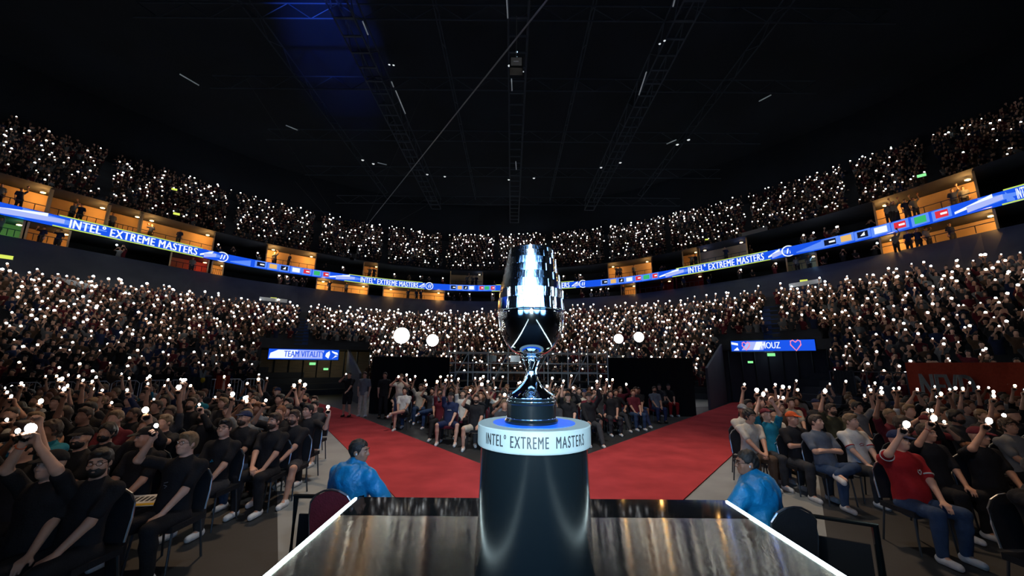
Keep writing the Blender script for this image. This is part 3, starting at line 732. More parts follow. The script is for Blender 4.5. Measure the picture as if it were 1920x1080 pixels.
# ---- exit signs on the bowl
def exit_sign(x, y, D, s=.5, m='exit_yellow', label=''):
    p = ondist(x, y, D); r = empty('exit_sign', p, -radians(azof(x, y))); tag(r, label, 'exit sign', 'glowing exit signs')
    b = MB(); b.box((0, .04, 0), (s, .07, s * .5)); b.build('housing', M['dark_steel'], r)
    b = MB(); b.box((0, 0, 0), (s * .9, .02, s * .4)); b.build('lit_face', M[m], r)
exit_sign(327, 355, R_uf(-42) + 3, .55, label='small yellow-green exit sign in the upper tier, upper of two on the left')
exit_sign(331, 401, R_uf(-42) - .3, .6, label='small yellow-green exit sign on the upper tier front, lower of two on the left')
exit_sign(12, 482, R_lt(-54) - .6, .6, label='yellow exit sign at the far left edge of the lower tier wall')
exit_sign(513, 560, R_lt(-31) - .3, .6, label='yellow-green exit sign at the lower tier top left of the centre')
exit_sign(1507, 527, R_lt(37) - .3, .5, label='yellow-green exit sign at the lower tier top on the right')
exit_sign(1616, 394, R_uf(43) - .3, .6, label='yellow-green exit sign on the upper tier front at the right')
exit_sign(1728, 329, R_uf(50) + 1, .6, 'exit_green', label='green exit sign within the upper tier near the top right')
exit_sign(1325, 449, R_uf(29) - .3, .4, label='tiny yellow exit sign on the upper tier front right of the trophy')
def plate(x0, y0, x1, y1, D, h, label, m='concrete'):
    a, b = ondist(x0, y0, D), ondist(x1, y1, D); mb = MB(); u = Vector((0, 0, h)); n = (b - a).cross(u).normalized() * .08
    mb.add([a, b, b + u, a + u, a + n, b + n, b + u + n, a + u + n], [(0, 1, 2, 3), (7, 6, 5, 4), (0, 4, 5, 1), (1, 5, 6, 2), (2, 6, 7, 3), (3, 7, 4, 0)])
    o = mb.build('wall_plate', M[m]); tag(o, label, 'sign board', 'pale boards on the bowl walls'); return o
M['pale_board'] = mat('pale_board', (0.5, 0.55, 0.6), rough=0.5)
plate(486, 563, 538, 568, R_lt(-32) - .4, .35, 'thin pale board above the left lower tier exit', 'pale_board')
plate(1480, 540, 1541, 530, R_lt(37) - .4, .3, 'thin pale board above the right lower tier exit', 'pale_board')
plate(1392, 450, 1440, 437, R_uf(33) - .5, .8, 'light grey board on the right upper tier fascia', 'pale_board')
plate(95, 528, 175, 545, R_lt(-49) - .5, .4, 'pale ledge board at the left lower tier top', 'pale_board')

# ------------------------------------------------------------ roof steel, cable and small roof lamps
ZR = 27.0
def catwalk(x, y0, y1, label, w_=1.5, h_=1.6):
    r = empty('roof_catwalk', (x, y0, ZR)); tag(r, label, 'catwalk', 'catwalks under the roof'); m = MB(); L = y1 - y0
    for sx in (-1, 1):
        for z in (0, h_): m.tube([(sx * w_ / 2, 0, z), (sx * w_ / 2, L, z)], .07, 6)
    n = int(L / 1.6)
    rung = MB()
    for i in range(n + 1):
        y = L * i / n
        rung.box((0, y, 0), (w_, .18, .08))
        if i < n:
            s = -1 if i % 2 else 1
            for sx in (-1, 1): m.tube([(sx * w_ / 2, y, 0 if s > 0 else h_), (sx * w_ / 2, y + L / n, h_ if s > 0 else 0)], .045, 5)
    m.add(rung.v, rung.f); m.build('frame', M['truss'], r)
    return r
catwalk(.3, 8, 66, 'lattice catwalk running down the middle of the dark roof')
catwalk(-12.5, 8, 60, 'lattice catwalk hanging under the roof on the left')
catwalk(12.5, 8, 60, 'lattice catwalk hanging under the roof on the right')
for i, y in enumerate((18, 26, 34, 43, 52, 62)):
    m = MB(); Wd = 60
    for z in (0, 1.4): m.tube([(-Wd / 2, 0, z), (Wd / 2, 0, z)], .06, 6)
    for k in range(30):
        xa = -Wd / 2 + k * 2; m.tube([(xa, 0, 0 if k % 2 else 1.4), (xa + 2, 0, 1.4 if k % 2 else 0)], .035, 5)
    o = m.build('roof_truss', M['truss'], loc=(0, y, ZR + 1.7))
    tag(o, 'thin cross truss under the dark roof, %s from the stage' % ORD[i + 1], 'truss', 'cross trusses')
for i, x in enumerate((-22, -6.5, 6.5, 22)):
    m = MB(); m.tube([(0, 0, 0), (0, 56, 0)], .06, 6); m.tube([(0, 0, 1.2), (0, 56, 1.2)], .06, 6)
    for k in range(28): m.tube([(0, k * 2, 0 if k % 2 else 1.2), (0, k * 2 + 2, 1.2 if k % 2 else 0)], .035, 5)
    o = m.build('roof_beam', M['truss'], loc=(x, 8, ZR + 3.4)); tag(o, 'lengthwise roof beam, %s from the left wall' % ORD[i + 1], 'beam', 'lengthwise beams')
M['cable'] = mat('pale_cable', (0.35, 0.36, 0.38), rough=0.5)
m = MB(); m.tube([ony(1032, -8, 15), ony(690, 420, 60)], .05, 6); o = m.build('camera_cable', M['cable']); tag(o, 'long taut cable crossing the dark roof diagonally', 'cable')
# the hanging speaker cluster and its two lamps
p = ony(968, 124, 24); r = empty('hanging_speaker', p); tag(r, 'black square loudspeaker box hanging under the middle catwalk', 'speaker')
m = MB(); m.box((0, 0, 0), (.95, .8, .85)); m.build('cabinet', M['satin_black'], r, bevel=.04)
m = MB(); m.box((0, -.42, 0), (.75, .03, .65)); m.build('grille', M['dark_steel'], r)
m = MB(); m.tube([(0, 0, .4), (0, 0, ZR - p.z)], .04, 6); m.build('hanger', M['steel'], r)
m = MB(); m.box((-.02, -.44, 0), (.35, .02, .07)); m.build('name_plate', M['pale_board'], r)
M['lamp_face'] = mat('lamp_face', (1, 1, 1), emit=(.9, .95, 1), strength=.7, sample='NONE')
M['lamp_face_blue'] = mat('lamp_face_blue', (1, 1, 1), emit=(.5, .75, 1), strength=1.5, sample='NONE')
def roof_lamp(x, y, z, s, label, mt='lamp_face'):
    q = onz(x, y, z); o = empty('roof_lamp', q); tag(o, label, 'lamp', 'small roof lamps')
    m = MB(); m.lathe([(s * .5, s * 1.1), (s * .75, s * .6), (s * .8, 0), (s * .7, -.02)], 14); m.build('housing', M['dark_steel'], o)
    m = MB(); m.lathe([(s * .68, -.02), (s * .45, -s * .3), (.001, -s * .4)], 14); m.build('lens', M[mt], o, smooth=True)
for i, (x, y) in enumerate([(680, 300), (700, 307), (801, 327), (834, 331), (954, 337), (1001, 334), (1127, 314), (1163, 305), (1270, 271), (1291, 262)]):
    roof_lamp(x, y, 25, .22, 'small glowing roof lamp in the far row, %s from the left' % ORD[i + 1])
for i, (x, y, l) in enumerate([(730, 121, 'left lamp of the pair by the left catwalk'), (738, 122, 'right lamp of the pair by the left catwalk'), (1237, 82, 'left lamp of the pair by the right catwalk'), (1246, 76, 'right lamp of the pair by the right catwalk')]):
    roof_lamp(x, y, 26.5, .13, l)
roof_lamp(969, 97, 26, .12, 'upper blue-white lamp over the hanging loudspeaker', 'lamp_face_blue'); roof_lamp(969, 107, 26, .12, 'lower blue-white lamp over the hanging loudspeaker', 'lamp_face_blue')
roof_lamp(955, 123, 26, .18, 'dim square lamp left of the hanging loudspeaker'); roof_lamp(960, 135, 25.5, .1, 'tiny lamp under the hanging loudspeaker, left'); roof_lamp(981, 134, 25.5, .1, 'tiny lamp under the hanging loudspeaker, right')
M['batten_lit'] = mat('batten_lit', (.8, .8, .8), emit=(.5, .6, .65), strength=.13, sample='NONE')
for i, (x0, y0, x1, y1) in enumerate([(680, 40, 690, 65), (734, 153, 738, 163), (742, 170, 760, 213), (950, 0, 952, 34), (959, 148, 960, 170), (1212, 135, 1198, 178), (536, 235, 558, 244), (337, 139, 373, 160), (1250, 270, 1268, 262), (708, 305, 725, 309), (967, 303, 968, 318), (1423, 190, 1446, 178), (1265, 0, 1262, 12)]):
    m = MB(); m.tube([onz(x0, y0, 26.8), onz(x1, y1, 26.8)], .055, 5); o = m.build('roof_batten', M['batten_lit'])
    tag(o, 'thin pale batten lamp on the roof steel, %s counted along the frame' % ORD[i + 1], 'batten lamp', 'batten lamps')
# spider camera near the left upper tier
p = ondist(664, 470, 36); r = empty('flying_camera', p); tag(r, 'small dark camera hanging in the air before the left upper tier', 'camera')
m = MB(); m.box((0, 0, 0), (.7, .6, .7)); m.build('body', M['satin_black'], r, bevel=.08)
m = MB(); m.tube([(0, 0, -.35), (0, 0, -.8)], .22, 12); m.build('gimbal', M['dark_steel'], r)
m = MB(); m.tube([(0, -.1, -.8), (0, -.45, -.85)], .13, 12); m.build('lens', M['gloss_black'], r)
m = MB()
for q in ((-9, 5, 9), (9, 5, 9), (-5, -9, 10), (8, -9, 10)): m.tube([(0, 0, .35), q], .012, 4)
m.build('wires', M['dark_steel'], r)

# ------------------------------------------------------------ stage, pedestal and trophy
ANROT = 0.25; SZ = 0.95; SX0, SX1, SY = -1.39, 1.95, 3.86
M['stage_top'] = mat('stage_top_laminate', (0.80, 0.78, 0.66), rough=0.105, metal=1.0, bump=0.012, bscale=6, stretch=(5, .4, 1))
m = MB(); m.box(((SX0 + SX1) / 2, (3.42 + 2.5) / 2, SZ - .04), (SX1 - SX0 - .04, 3.42 - 2.5, .08))
M['stage_matt'] = mat('stage_matt', (0.003, 0.003, 0.004), rough=0.7, spec=0.1); m9 = MB(); m9.box(((SX0 + SX1) / 2, (2.497 - 5.4) / 2, SZ - .04), (SX1 - SX0 - .04, 2.497 + 5.4, .08)); stg = empty('stage', (0, 0, 0)); tag(stg, 'black glossy runway stage jutting towards the audience', 'stage')
m9.build('stage_floor', M['stage_matt'], stg)  # near floor made matt so the column stays black, without lamp reflections
st_ = m.build('front_panel', M['stage_top'], stg)
uv = st_.data.uv_layers.new(name='UVMap')
for lp_ in st_.data.loops: uv.data[lp_.index].uv = st_.data.vertices[lp_.vertex_index].co.xy
nt = M['stage_top'].node_tree; tg = nt.nodes.new('ShaderNodeTangent'); tg.direction_type = 'UV_MAP'; tg.uv_map = 'UVMap'
bs = nt.nodes['Principled BSDF']; bs.inputs['Anisotropic'].default_value = 1.0; bs.inputs['Anisotropic Rotation'].default_value = ANROT
nt.links.new(tg.outputs[0], bs.inputs['Tangent'])
m = MB(); m.box(((SX0 + SX1) / 2, (3.425 + SY) / 2, SZ - .045), (SX1 - SX0, SY - 3.425, .09)); m.build('front_lip', M['gloss_black'], stg)
m = MB(); m.box(((SX0 + SX1) / 2, (SY - 6) / 2 - .03, SZ / 2 - .05), (SX1 - SX0 - .06, SY + 5.9, SZ - .1)); m.build('stage_base', M['satin_black'], stg)
for s, x in ((0, SX0), (1, SX1)):
    m = MB(); m.box((x, (SY - 5.4) / 2, SZ + .002), (.017, SY + 5.3, .017)); m.build('edge_light', M['led_strip'], stg)
m = MB()
for x in (-.75, -.1, .55, 1.3): m.box((x, SY + .012, SZ - .05), (.02, .02, .06))
m.build('lip_bracket', M['steel'], stg)
# pedestal
PC = ony(1001, 792, 1.82); PX, PY, PZ = PC.x, PC.y, PC.z
ped = empty('pedestal', (PX, PY, SZ)); tag(ped, 'round black display pedestal with white lettered rim and blue disc top', 'pedestal'); PH = PZ - SZ
m = MB(); m.lathe([(.266, .05), (.258, .25), (.240, .55), (.232, PH - .085)], 96, cap=False); m.build('column', M['satin_black'], ped, smooth=True)
m = MB(); m.lathe([(.275, 0), (.275, .05)], 96); m.build('base_plate', M['satin_black'], ped)
M['rim_white'] = mat('rim_white', (0.22, 0.265, 0.255), rough=0.45); M['disc_blue'] = mat('disc_blue', (0.01, 0.12, 0.75), rough=0.3)
m = MB(); m.lathe([(.233, PH - .088), (.246, PH - .086), (.248, PH - .08), (.248, PH - .004), (.245, PH), (.001, PH)], 128, cap=False); m.build('rim', M['rim_white'], ped, smooth=False)
m = MB(); m.lathe([(.182, PH + .0005), (.182, PH + .002), (.001, PH + .002)], 96, cap=False); m.build('top_disc', M['disc_blue'], ped)
me = text_mesh('INTEL° EXTREME  MASTERS', .056, .5, fat=0.0016, spacing=1.2)
xs = [v.co.x for v in me.vertices]; mid = (min(xs) + max(xs)) / 2; K = (2 * .92 * .2495) / (max(xs) - min(xs))
for v in me.vertices:
    a = (v.co.x - mid) * K / .2495 - .03; rr = .2485 + v.co.z; v.co = Vector((rr * sin(a), -rr * cos(a), PH - .044 + v.co.y * 1.12))
M['ink'] = mat('black_lettering', (0.012, 0.016, 0.018), rough=0.5); link('lettering', me, M['ink'], ped)
for s, mt in ((-1, 'rim_white'), (1, 'rim_white')):                 # pale chevron wrap at the foot of the column
    m = MB(); v = []; f = []; N = 14
    for i in range(N + 1):
        a = s * (1.1 + .75 * i / N); zt = .06 + .30 * (i / N) ** .8; rr = .2615
        v += [(rr * sin(a), -rr * cos(a), .052), (rr * sin(a) * (1 - .02 * zt), -rr * cos(a) * (1 - .02 * zt), zt)]
    for i in range(N): f.append((2 * i, 2 * i + 2, 2 * i + 3, 2 * i + 1) if s > 0 else (2 * i, 2 * i + 1, 2 * i + 3, 2 * i + 2))
    m.add(v, f); m.build('foot_wrap', M['rim_white'], ped)
# trophy
tro = empty('trophy', (PX - .012, PY - .005, PZ + .002)); tag(tro, 'tall polished silver trophy cup on a black round base', 'trophy'); TP = tro.location; tro.scale = (1, 1, .928)
U = 1.82 / FPX * 1.012                                                # metres per pixel at the trophy
def zz(py): return (792 - py) * U * 1.0
BASEW = [(.117, 0), (.119, .010), (.112, .020), (.109, .024), (.109, .085), (.112, .090), (.112, .096), (.106, .108), (.104, .112)]
m = MB(); m.lathe(BASEW, 96); m.build('base', M['satin_black'], tro, smooth=False)
m = MB(); m.lathe([(.1095, .022), (.1115, .0225), (.1115, .0255), (.1095, .026)], 96, cap=False); m.lathe([(.1095, .0985), (.1105, .099), (.1105, .103), (.107, .1035)], 96, cap=False); m.build('base_ring', M['chrome'], tro, smooth=True)
z0 = .112
foot = [(.106, z0), (.108, z0 + .006), (.103, z0 + .012), (.085, z0 + .022), (.062, z0 + .042), (.044, z0 + .066), (.031, z0 + .092), (.0245, z0 + .115), (.0235, z0 + .13), (.026, z0 + .15), (.032, z0 + .172), (.038, z0 + .188)]
zf = z0 + .188
m = MB(); m.lathe(foot, 96); 
# four fins that cross on the stem like ribbons
m.build('foot', M['chrome'], tro, smooth=True)
for k in range(4):
    a = pi / 4 + k * pi / 2 ; m = MB(); pts = []
    for i in range(17):
        t = i / 16; z = z0 + .012 + t * (.176); rr = float(np.interp(z, [q[1] for q in foot], [q[0] for q in foot])) + .002
        aa = a + (t - .5) * 1.5
        pts.append((rr * cos(aa), rr * sin(aa), z))
    m.tube(pts, .0035, 6); m.build('stem_rib', M['chrome'], tro, smooth=True)
m = MB(); m.lathe([(.036, zf), (.052, zf + .003), (.054, zf + .008), (.052, zf + .013), (.036, zf + .017)], 64); m.build('collar', M['chrome'], tro, smooth=True)
zb_ = zf + .016
# bowl: rounded, from the collar to the widest line
HB = .215; bowl = []
for i in range(25):
    t = i / 24; a = t * pi / 2
    bowl.append((.036 + (.154 - .036) * sin(a) ** .85, zb_ + HB * (1 - cos(a)) ** .92))
m = MB(); m.lathe(bowl, 128); m.build('bowl', M['chrome'], tro, smooth=True)
zt_ = zb_ + HB
m = MB(); m.lathe([(.154, zt_ - .002), (.157, zt_), (.157, zt_ + .005), (.154, zt_ + .007)], 128, cap=False); m.build('bowl_band', M['chrome'], tro, smooth=True)
# tiers of overlapping plates, each one a little narrower than the one below
tiers = [(.154, .150, .055), (.147, .146, .045), (.143, .138, .042), (.134, .129, .040), (.126, .122, .040), (.117, .114, .036), (.110, .106, .034), (.103, .100, .024)]
ztc = zt_ + .007
m = MB(); m2 = MB()
for ti, (ra, rb_, hh) in enumerate(tiers):
    n = 11; off = (ti % 2) * pi / n + .1
    for k in range(n):
        a0 = 2 * pi * k / n + off; a1 = a0 + 2 * pi / n * 1.04
        V = []; F = []; N = 8
        for i in range(N + 1):
            t = i / N; a = a0 + (a1 - a0) * t
            lift = .0035 * (1 - t) + .0012 * sin(pi * t)              # one edge of each plate stands proud
            dz = .006 * (1 - t)
            for (r, z) in ((ra - .006, ztc - dz), (ra + lift, ztc - dz), (rb_ + lift + .001, ztc + hh - dz * .5), (rb_ - .012, ztc + hh - dz * .5)):
                V.append((r * cos(a), r * sin(a), z))
        for i in range(N):
            for j in range(3): F.append((i * 4 + j, (i + 1) * 4 + j, (i + 1) * 4 + j + 1, i * 4 + j + 1))
        F += [(0, 1, 2, 3), (N * 4 + 3, N * 4 + 2, N * 4 + 1, N * 4)]
        (m if ti % 1 == 0 else m2).add(V, F)
    ztc += hh
m.build('cup', M['chrome_hammered'], tro, smooth=False)
m = MB(); m.lathe([(.094, ztc - .3), (.096, ztc - .004), (.100, ztc), (.103, ztc - .004)], 96, cap=False); m.build('cup_lip', M['chrome'], tro, smooth=True)

# ------------------------------------------------------------ people on the floor
VAR = {}
def make_variant(name, sp, h=.0135):
    out, info = person_parts(sp, h)
    ms = {k: np_mesh('person_' + k, P, Q, [ANY['body' if k == 'body' else 'hair' if k[:4] == 'hair' and k != 'hair_cap' else 'cloth']]) for k, (P, Q) in out.items() if len(P)}
    VAR[name] = (ms, info, sp)
    return name
HS = ('short', 'curly', 'cap', 'long', 'crop', 'beard')
base_v = [('right_up', dict(arms=('up', 'lap'), yaw=6, pitch=-6, lean=6, legs='bent')),
          ('left_up', dict(arms=('lap', 'up'), yaw=-8, pitch=-4, lean=4, legs='wide', long=False)),
          ('right_high', dict(arms=('up_high', 'side'), yaw=0, pitch=-10, lean=8, legs='out')),
          ('left_high', dict(arms=('side', 'up_high'), yaw=10, pitch=-8, lean=5, legs='bent', long=False)),
          ('both_up', dict(arms=('both', 'both'), yaw=0, pitch=-14, lean=8, legs='bent')),
          ('both_face', dict(arms=('face', 'face'), yaw=-4, pitch=-4, lean=3, legs='wide')),
          ('lap', dict(arms=('lap', 'lap'), yaw=-6, pitch=-2, lean=10, legs='bent')),
          ('crossed', dict(arms=('crossed', 'crossed'), yaw=12, pitch=-6, lean=10, legs='cross')),
          ('clasp', dict(arms=('clasp', 'clasp'), yaw=4, pitch=0, lean=-6, legs='wide', long=False)),
          ('bent_right', dict(arms=('up_bent', 'lap'), yaw=-12, pitch=-5, lean=6, legs='cross')),
          ('bent_left', dict(arms=('side', 'up_bent'), yaw=8, pitch=-8, lean=2, legs='out', sleeve=1.8))]
for n_, sp_ in base_v: sp_['hair'] = HS; make_variant(n_, sp_); make_variant(n_ + '_far', sp_, .0195)
PHONE_OF = {'right_up': 0, 'left_up': 1, 'right_high': 0, 'left_high': 1, 'both_up': 0, 'both_face': 0, 'bent_right': 0, 'bent_left': 1}
POSE = {'right_up': 'right arm raising phone', 'left_up': 'left arm raising phone', 'right_high': 'right arm stretched high',
        'left_high': 'left arm stretched high', 'both_up': 'phone overhead', 'both_face': 'phone held forward',
        'lap': 'hands in lap', 'crossed': 'arms crossed', 'clasp': 'hands clasped', 'bent_right': 'bent right arm', 'bent_left': 'bent left arm'}

def put(me, name, parent, material):
    o = bpy.data.objects.new(name, me); COL.objects.link(o); o.parent = parent
    o.color = base_of(material)
    if material is M['jacket']: o.material_slots[0].link = 'OBJECT'; o.material_slots[0].material = material
    return o
def add_person(var, loc, rz, shirt, legs, skin, hair, style, label, group=None, shoes='shoe_white', scale=1.0, beard=False, name='person', extra=None):
    ms, info, sp = VAR[var]
    r = bpy.data.objects.new(name, ms['body']); COL.objects.link(r)
    r.color = base_of(SKIN[skin])
    r.location = loc; r.rotation_euler = (0, 0, rz); r.scale = (scale,) * 3
    tag(r, label, 'person', group)
    for nm, mt in (('shirt', M[shirt]), ('trousers', M[legs]), ('shoe_r', M[shoes]), ('shoe_l', M[shoes])): put(ms[nm], 'shoe' if nm[:4] == 'shoe' else nm if nm != 'trousers' else ('trousers' if sp.get('long', True) else 'shorts'), r, mt)
    if style: put(ms['hair_' + style], 'hair' if style != 'cap' else 'cap', r, HAIR[hair] if style != 'cap' else M[hair if hair in M else 'black'])
    if style == 'cap' and 'hair_crop' in ms: pass
    if 'hood' in ms: put(ms['hood'], 'hood', r, M[shirt])
    if beard: put(ms['hair_beard'], 'beard', r, HAIR[hair if hair in HAIR else 'brown'])
    return r
# ---- phone: rounded slab with a flash dome enlarged to its glare
def phone_mesh():
    bm = bmesh.new(); bmesh.ops.create_cube(bm, size=1); bmesh.ops.scale(bm, vec=(.074, .009, .152), verts=bm.verts)
    ed = [e for e in bm.edges if abs(e.verts[0].co.x - e.verts[1].co.x) < 1e-6 and abs(e.verts[0].co.z - e.verts[1].co.z) < 1e-6]
    bmesh.ops.bevel(bm, geom=ed, offset=.012, segments=3, affect='EDGES')
    me = bpy.data.meshes.new('phone'); bm.to_mesh(me); bm.free(); me.materials.append(M['phone']); return me
PH_ME = phone_mesh()
def lens_mesh(r, depth, mt):
    m = MB(); m.lathe([(r, 0), (r * .95, -depth * .4), (r * .6, -depth * .8), (.001, -depth)], 12, cap=False)
    V = [(x, z, y) for x, y, z in m.v]
    me = bpy.data.meshes.new('flashlight'); me.from_pydata(V, [], m.f); me.update(); me.materials.append(mt)
    me.polygons.foreach_set('use_smooth', np.ones(len(me.polygons), dtype=bool)); return me
LENS = {k: lens_mesh(r, r * .5, M[m_]) for k, (r, m_) in dict(s=(.024, 'flash'), m=(.031, 'flash'), l=(.042, 'flash'), w=(.038, 'flash_warm')).items()}
def add_phone(person, var, size='m', label='', group='lit phones held up', face=None, both=False, turn=0.0):
    ms, info, sp = VAR[var]; k = PHONE_OF.get(var.replace('_far', ''), 0) if face is None else face
    Sh, E, W, hd, pn, curl, s = info['arms'][k]
    c = W + hd * .125 + pn * .030
    if var.startswith('both') or both: c = (info['arms'][0][2] + info['arms'][1][2]) / 2 + hd * np.array([0, 1, 1]) * .11 + np.array([0, -.035, 0]); X = V3(0, 0, 1); nrm = V3(0, -1, 0)
    else: X = hd; nrm = pn
    nrm = unit(nrm); zc = unit(X - nrm * (X @ nrm)); xc = np.cross(-nrm, zc)
    R = Matrix((( xc[0], -nrm[0], zc[0], c[0]), (xc[1], -nrm[1], zc[1], c[1]), (xc[2], -nrm[2], zc[2], c[2]), (0, 0, 0, 1)))
    ph = bpy.data.objects.new('phone', PH_ME); COL.objects.link(ph)
    ph.matrix_world = Matrix.Translation(person.location) @ Matrix.Rotation(person.rotation_euler.z, 4, 'Z') @ Matrix.Scale(person.scale[0], 4) @ R
    tag(ph, label, 'phone', group)
    if size:
        f = bpy.data.objects.new('flashlight', LENS[size]); COL.objects.link(f); f.parent = ph; f.location = (.012, -.005, .045)
    return ph
# ---- banquet chair
def chair_parts(fabric_mat):
    out = []
    m = MB(); m.box((0, 0, .44), (.44, .44, .06)); out.append(('seat', m, M[fabric_mat], .02))
    m = MB(); V = []; F = []; pr = [(-.20, .50), (-.21, .70), (-.20, .82), (-.15, .89), (-.07, .93), (0, .94), (.07, .93), (.15, .89), (.20, .82), (.21, .70), (.20, .50)]
    n = len(pr)
    for y in (.205, .235): V += [(x, y + (z - .5) * .12, z) for x, z in pr]
    F = [tuple(range(n - 1, -1, -1)), tuple(range(n, 2 * n))] + [(i, (i + 1) % n, n + (i + 1) % n, n + i) for i in range(n)]
    m.add(V, F); out.append(('backrest', m, M[fabric_mat], .008))
    m = MB(); m.tube([(x * 1.04, .222 + (z - .5) * .12, z + (.012 if z > .8 else 0)) for x, z in pr], .011, 6); out.append(('back_frame', m, M['steel'], 0))
    legs = []
    for sx in (-1, 1):
        for sy in (-1, 1):
            m = MB(); m.tube([(sx * .20, sy * .19, .41), (sx * .22, sy * (.22 if sy < 0 else .25), .0)], .012, 6); legs.append(m)
    return out, legs
CH = {}
for c_ in ('black', 'maroon'):
    ps, lg = chair_parts(c_); lst = []
    for nm, m, mt, bv in ps:
        me = bpy.data.meshes.new('chair_' + nm); me.from_pydata(m.v, [], m.f); me.update(); me.materials.append(mt); lst.append((nm, me))
    for m in lg:
        me = bpy.data.meshes.new('chair_leg'); me.from_pydata(m.v, [], m.f); me.update(); me.materials.append(M['dark_steel']); lst.append(('leg', me))
    CH[c_] = lst
    fm = MB(); [fm.add(m.v, m.f) for m in lg]; fr = [q for q in ps if q[0] == 'back_frame'][0][1]; fm.add(fr.v, fr.f)
    me = bpy.data.meshes.new('chair_frame'); me.from_pydata(fm.v, [], fm.f); me.update(); me.materials.append(M['dark_steel'])
    CH[c_ + '_simple'] = [q for q in lst if q[0] in ('seat', 'backrest')] + [('frame', me)]
def add_chair(loc, rz, c_, label, group=None):
    r = empty('banquet_chair', loc, rz); tag(r, label, 'chair', group)
    for nm, me in CH[c_]:
        o = bpy.data.objects.new(nm, me); COL.objects.link(o); o.parent = r
    return r
def glasses(person, var):
    info = VAR[var][1]; m = MB()
    for s in (-1, 1):
        m.tube([tuple(info['H'](s * .032 + .022 * cos(a), -.099, .012 + .017 * sin(a))) for a in np.linspace(0, 2 * pi, 14)[:-1]], .0022, 5, closed=True)
        m.tube([tuple(info['H'](s * .054, -.097, .016)), tuple(info['H'](s * .080, -.01, .012))], .002, 5)
    m.tube([tuple(info['H'](-.010, -.101, .014)), tuple(info['H'](.010, -.101, .014))], .002, 5)
    m.build('glasses', M['gloss_black'], person)
def face_bits(person, var, hair='brown'):
    info = VAR[var][1]; HR = Matrix(info['HR'].tolist())
    for s in (-1, 1):
        e = MB(); e.lathe([(.001, -.0125), (.008, -.009), (.0125, 0), (.008, .009), (.001, .0125)], 12, cap=False)
        c = info['H'](s * .031, -.0770, .011)
        o = e.build('eye', M['eye_white'], person, smooth=True, loc=tuple(c)); o.scale = (.8, .85, .42)
        i_ = MB(); c2 = c + (info['H'](0, -.0125, 0) - info['H'](0, 0, 0)) * .95; i_.lathe([(.001, -.0045), (.0045, 0), (.001, .0045)], 10, cap=False); i_.build('pupil', M['gloss_black'], o, smooth=True, loc=tuple(c2 - c))
        b = MB(); b.tube([tuple(info['H'](s * x, y, z)) for x, y, z in ((.014, -.093, .033), (.03, -.0925, .038), (.048, -.082, .034))], .0042, 6); b.build('eyebrow', HAIR[hair], person)
M['eye_white'] = mat('eye_white', (.6, .58, .55), rough=.3)

# ---- the people one can single out ------------------------------------------------
used = []; HERO = []
CNT = [0]
def hero(key, px, py, sp, shirt, legs, skin, hair, style, label, rz=0, phone=None, plabel='', chair='black', chlabel='', beard=False, specs=False, shoes='shoe_white',
         h=.0108, zhead=None, scale=1.0, eyes=True, pk=None, phone_both=False, z0=0.0, crz=None):
    sp = dict(sp); sp['hair'] = tuple([style] if style else []) + (('beard',) if beard else ())
    make_variant(key, sp, h); info = VAR[key][1]
    hz = info['hc'][2] * scale
    p = onz(px, py, hz if zhead is None else zhead)
    c, s_ = cos(rz), sin(rz); hx, hy = info['hc'][0] * scale, info['hc'][1] * scale
    loc = Vector((p.x - (hx * c - hy * s_), p.y - (hx * s_ + hy * c), z0))
    r = add_person(key, loc, rz, shirt, legs, skin, hair, style, label, None, shoes, scale, beard)
    if specs: glasses(r, key)
    if eyes: face_bits(r, key, hair if hair in HAIR else 'brown')
    if phone: add_phone(r, key, phone, plabel, face=pk, both=phone_both)
    if chair and not sp.get('stand'): add_chair(loc + Vector((0, 0, 0)), rz if crz is None else crz, chair, ' '.join(chlabel.split()[:15]))
    used.append((loc.x, loc.y)); HERO.append((px, py, loc.y))
    return r
up_r = dict(arms=('up', 'lap'), lean=6)
g1_ = hero('guard_left', 674, 846, dict(arms=('side', 'side'), yaw=-70, pitch=4, lean=-12, hood=True, thick=.034, sleeve=1.9, wide=1.2), 'jacket', 'black', 4, 'black', 'crop',
     'seated guard in bright blue hooded jacket left of the stage, head in right profile', rz=pi - .4, beard=False, chlabel='red-backed chair under the blue-jacketed guard left of the stage', chair='maroon', h=.008, crz=pi - .1)
g2_ = hero('guard_right', 1400, 868, dict(arms=('side', 'side'), yaw=48, pitch=4, lean=-16, hood=True, thick=.036, sleeve=1.9, wide=1.3), 'jacket', 'black', 3, 'black', 'crop',
     'seated guard in bright blue hooded jacket right of the stage, glasses and earpiece', rz=pi + .6, specs=True, chlabel='dark chair under the blue-jacketed guard right of the stage', h=.008, crz=pi + .1)
for g_, k_, s_ in ((g1_, 'guard_left', 1), (g2_, 'guard_right', -1)):
    i_ = VAR[k_][1]; e_ = MB()
    for sd in (-1, 1): e_.box(tuple(i_['H'](sd * .088, -.008, -.012)), (.012, .012, .018))
    e_.build('earpiece', M['pale_board'], g_)
    a_ = MB(); tw_ = i_sp = VAR[k_][2]['wide']; ra_ = .146 * tw_ + VAR[k_][2]['thick'] + .002
    a_.tube([tuple(i_['tor'](V3(ra_ * sin(t), ra_ / 1.3 * cos(t) + .008, .31))) for t in np.linspace(-.5, .5, 15)], .009, 6); a_.build('jacket_seam', M['black'], g_)
    
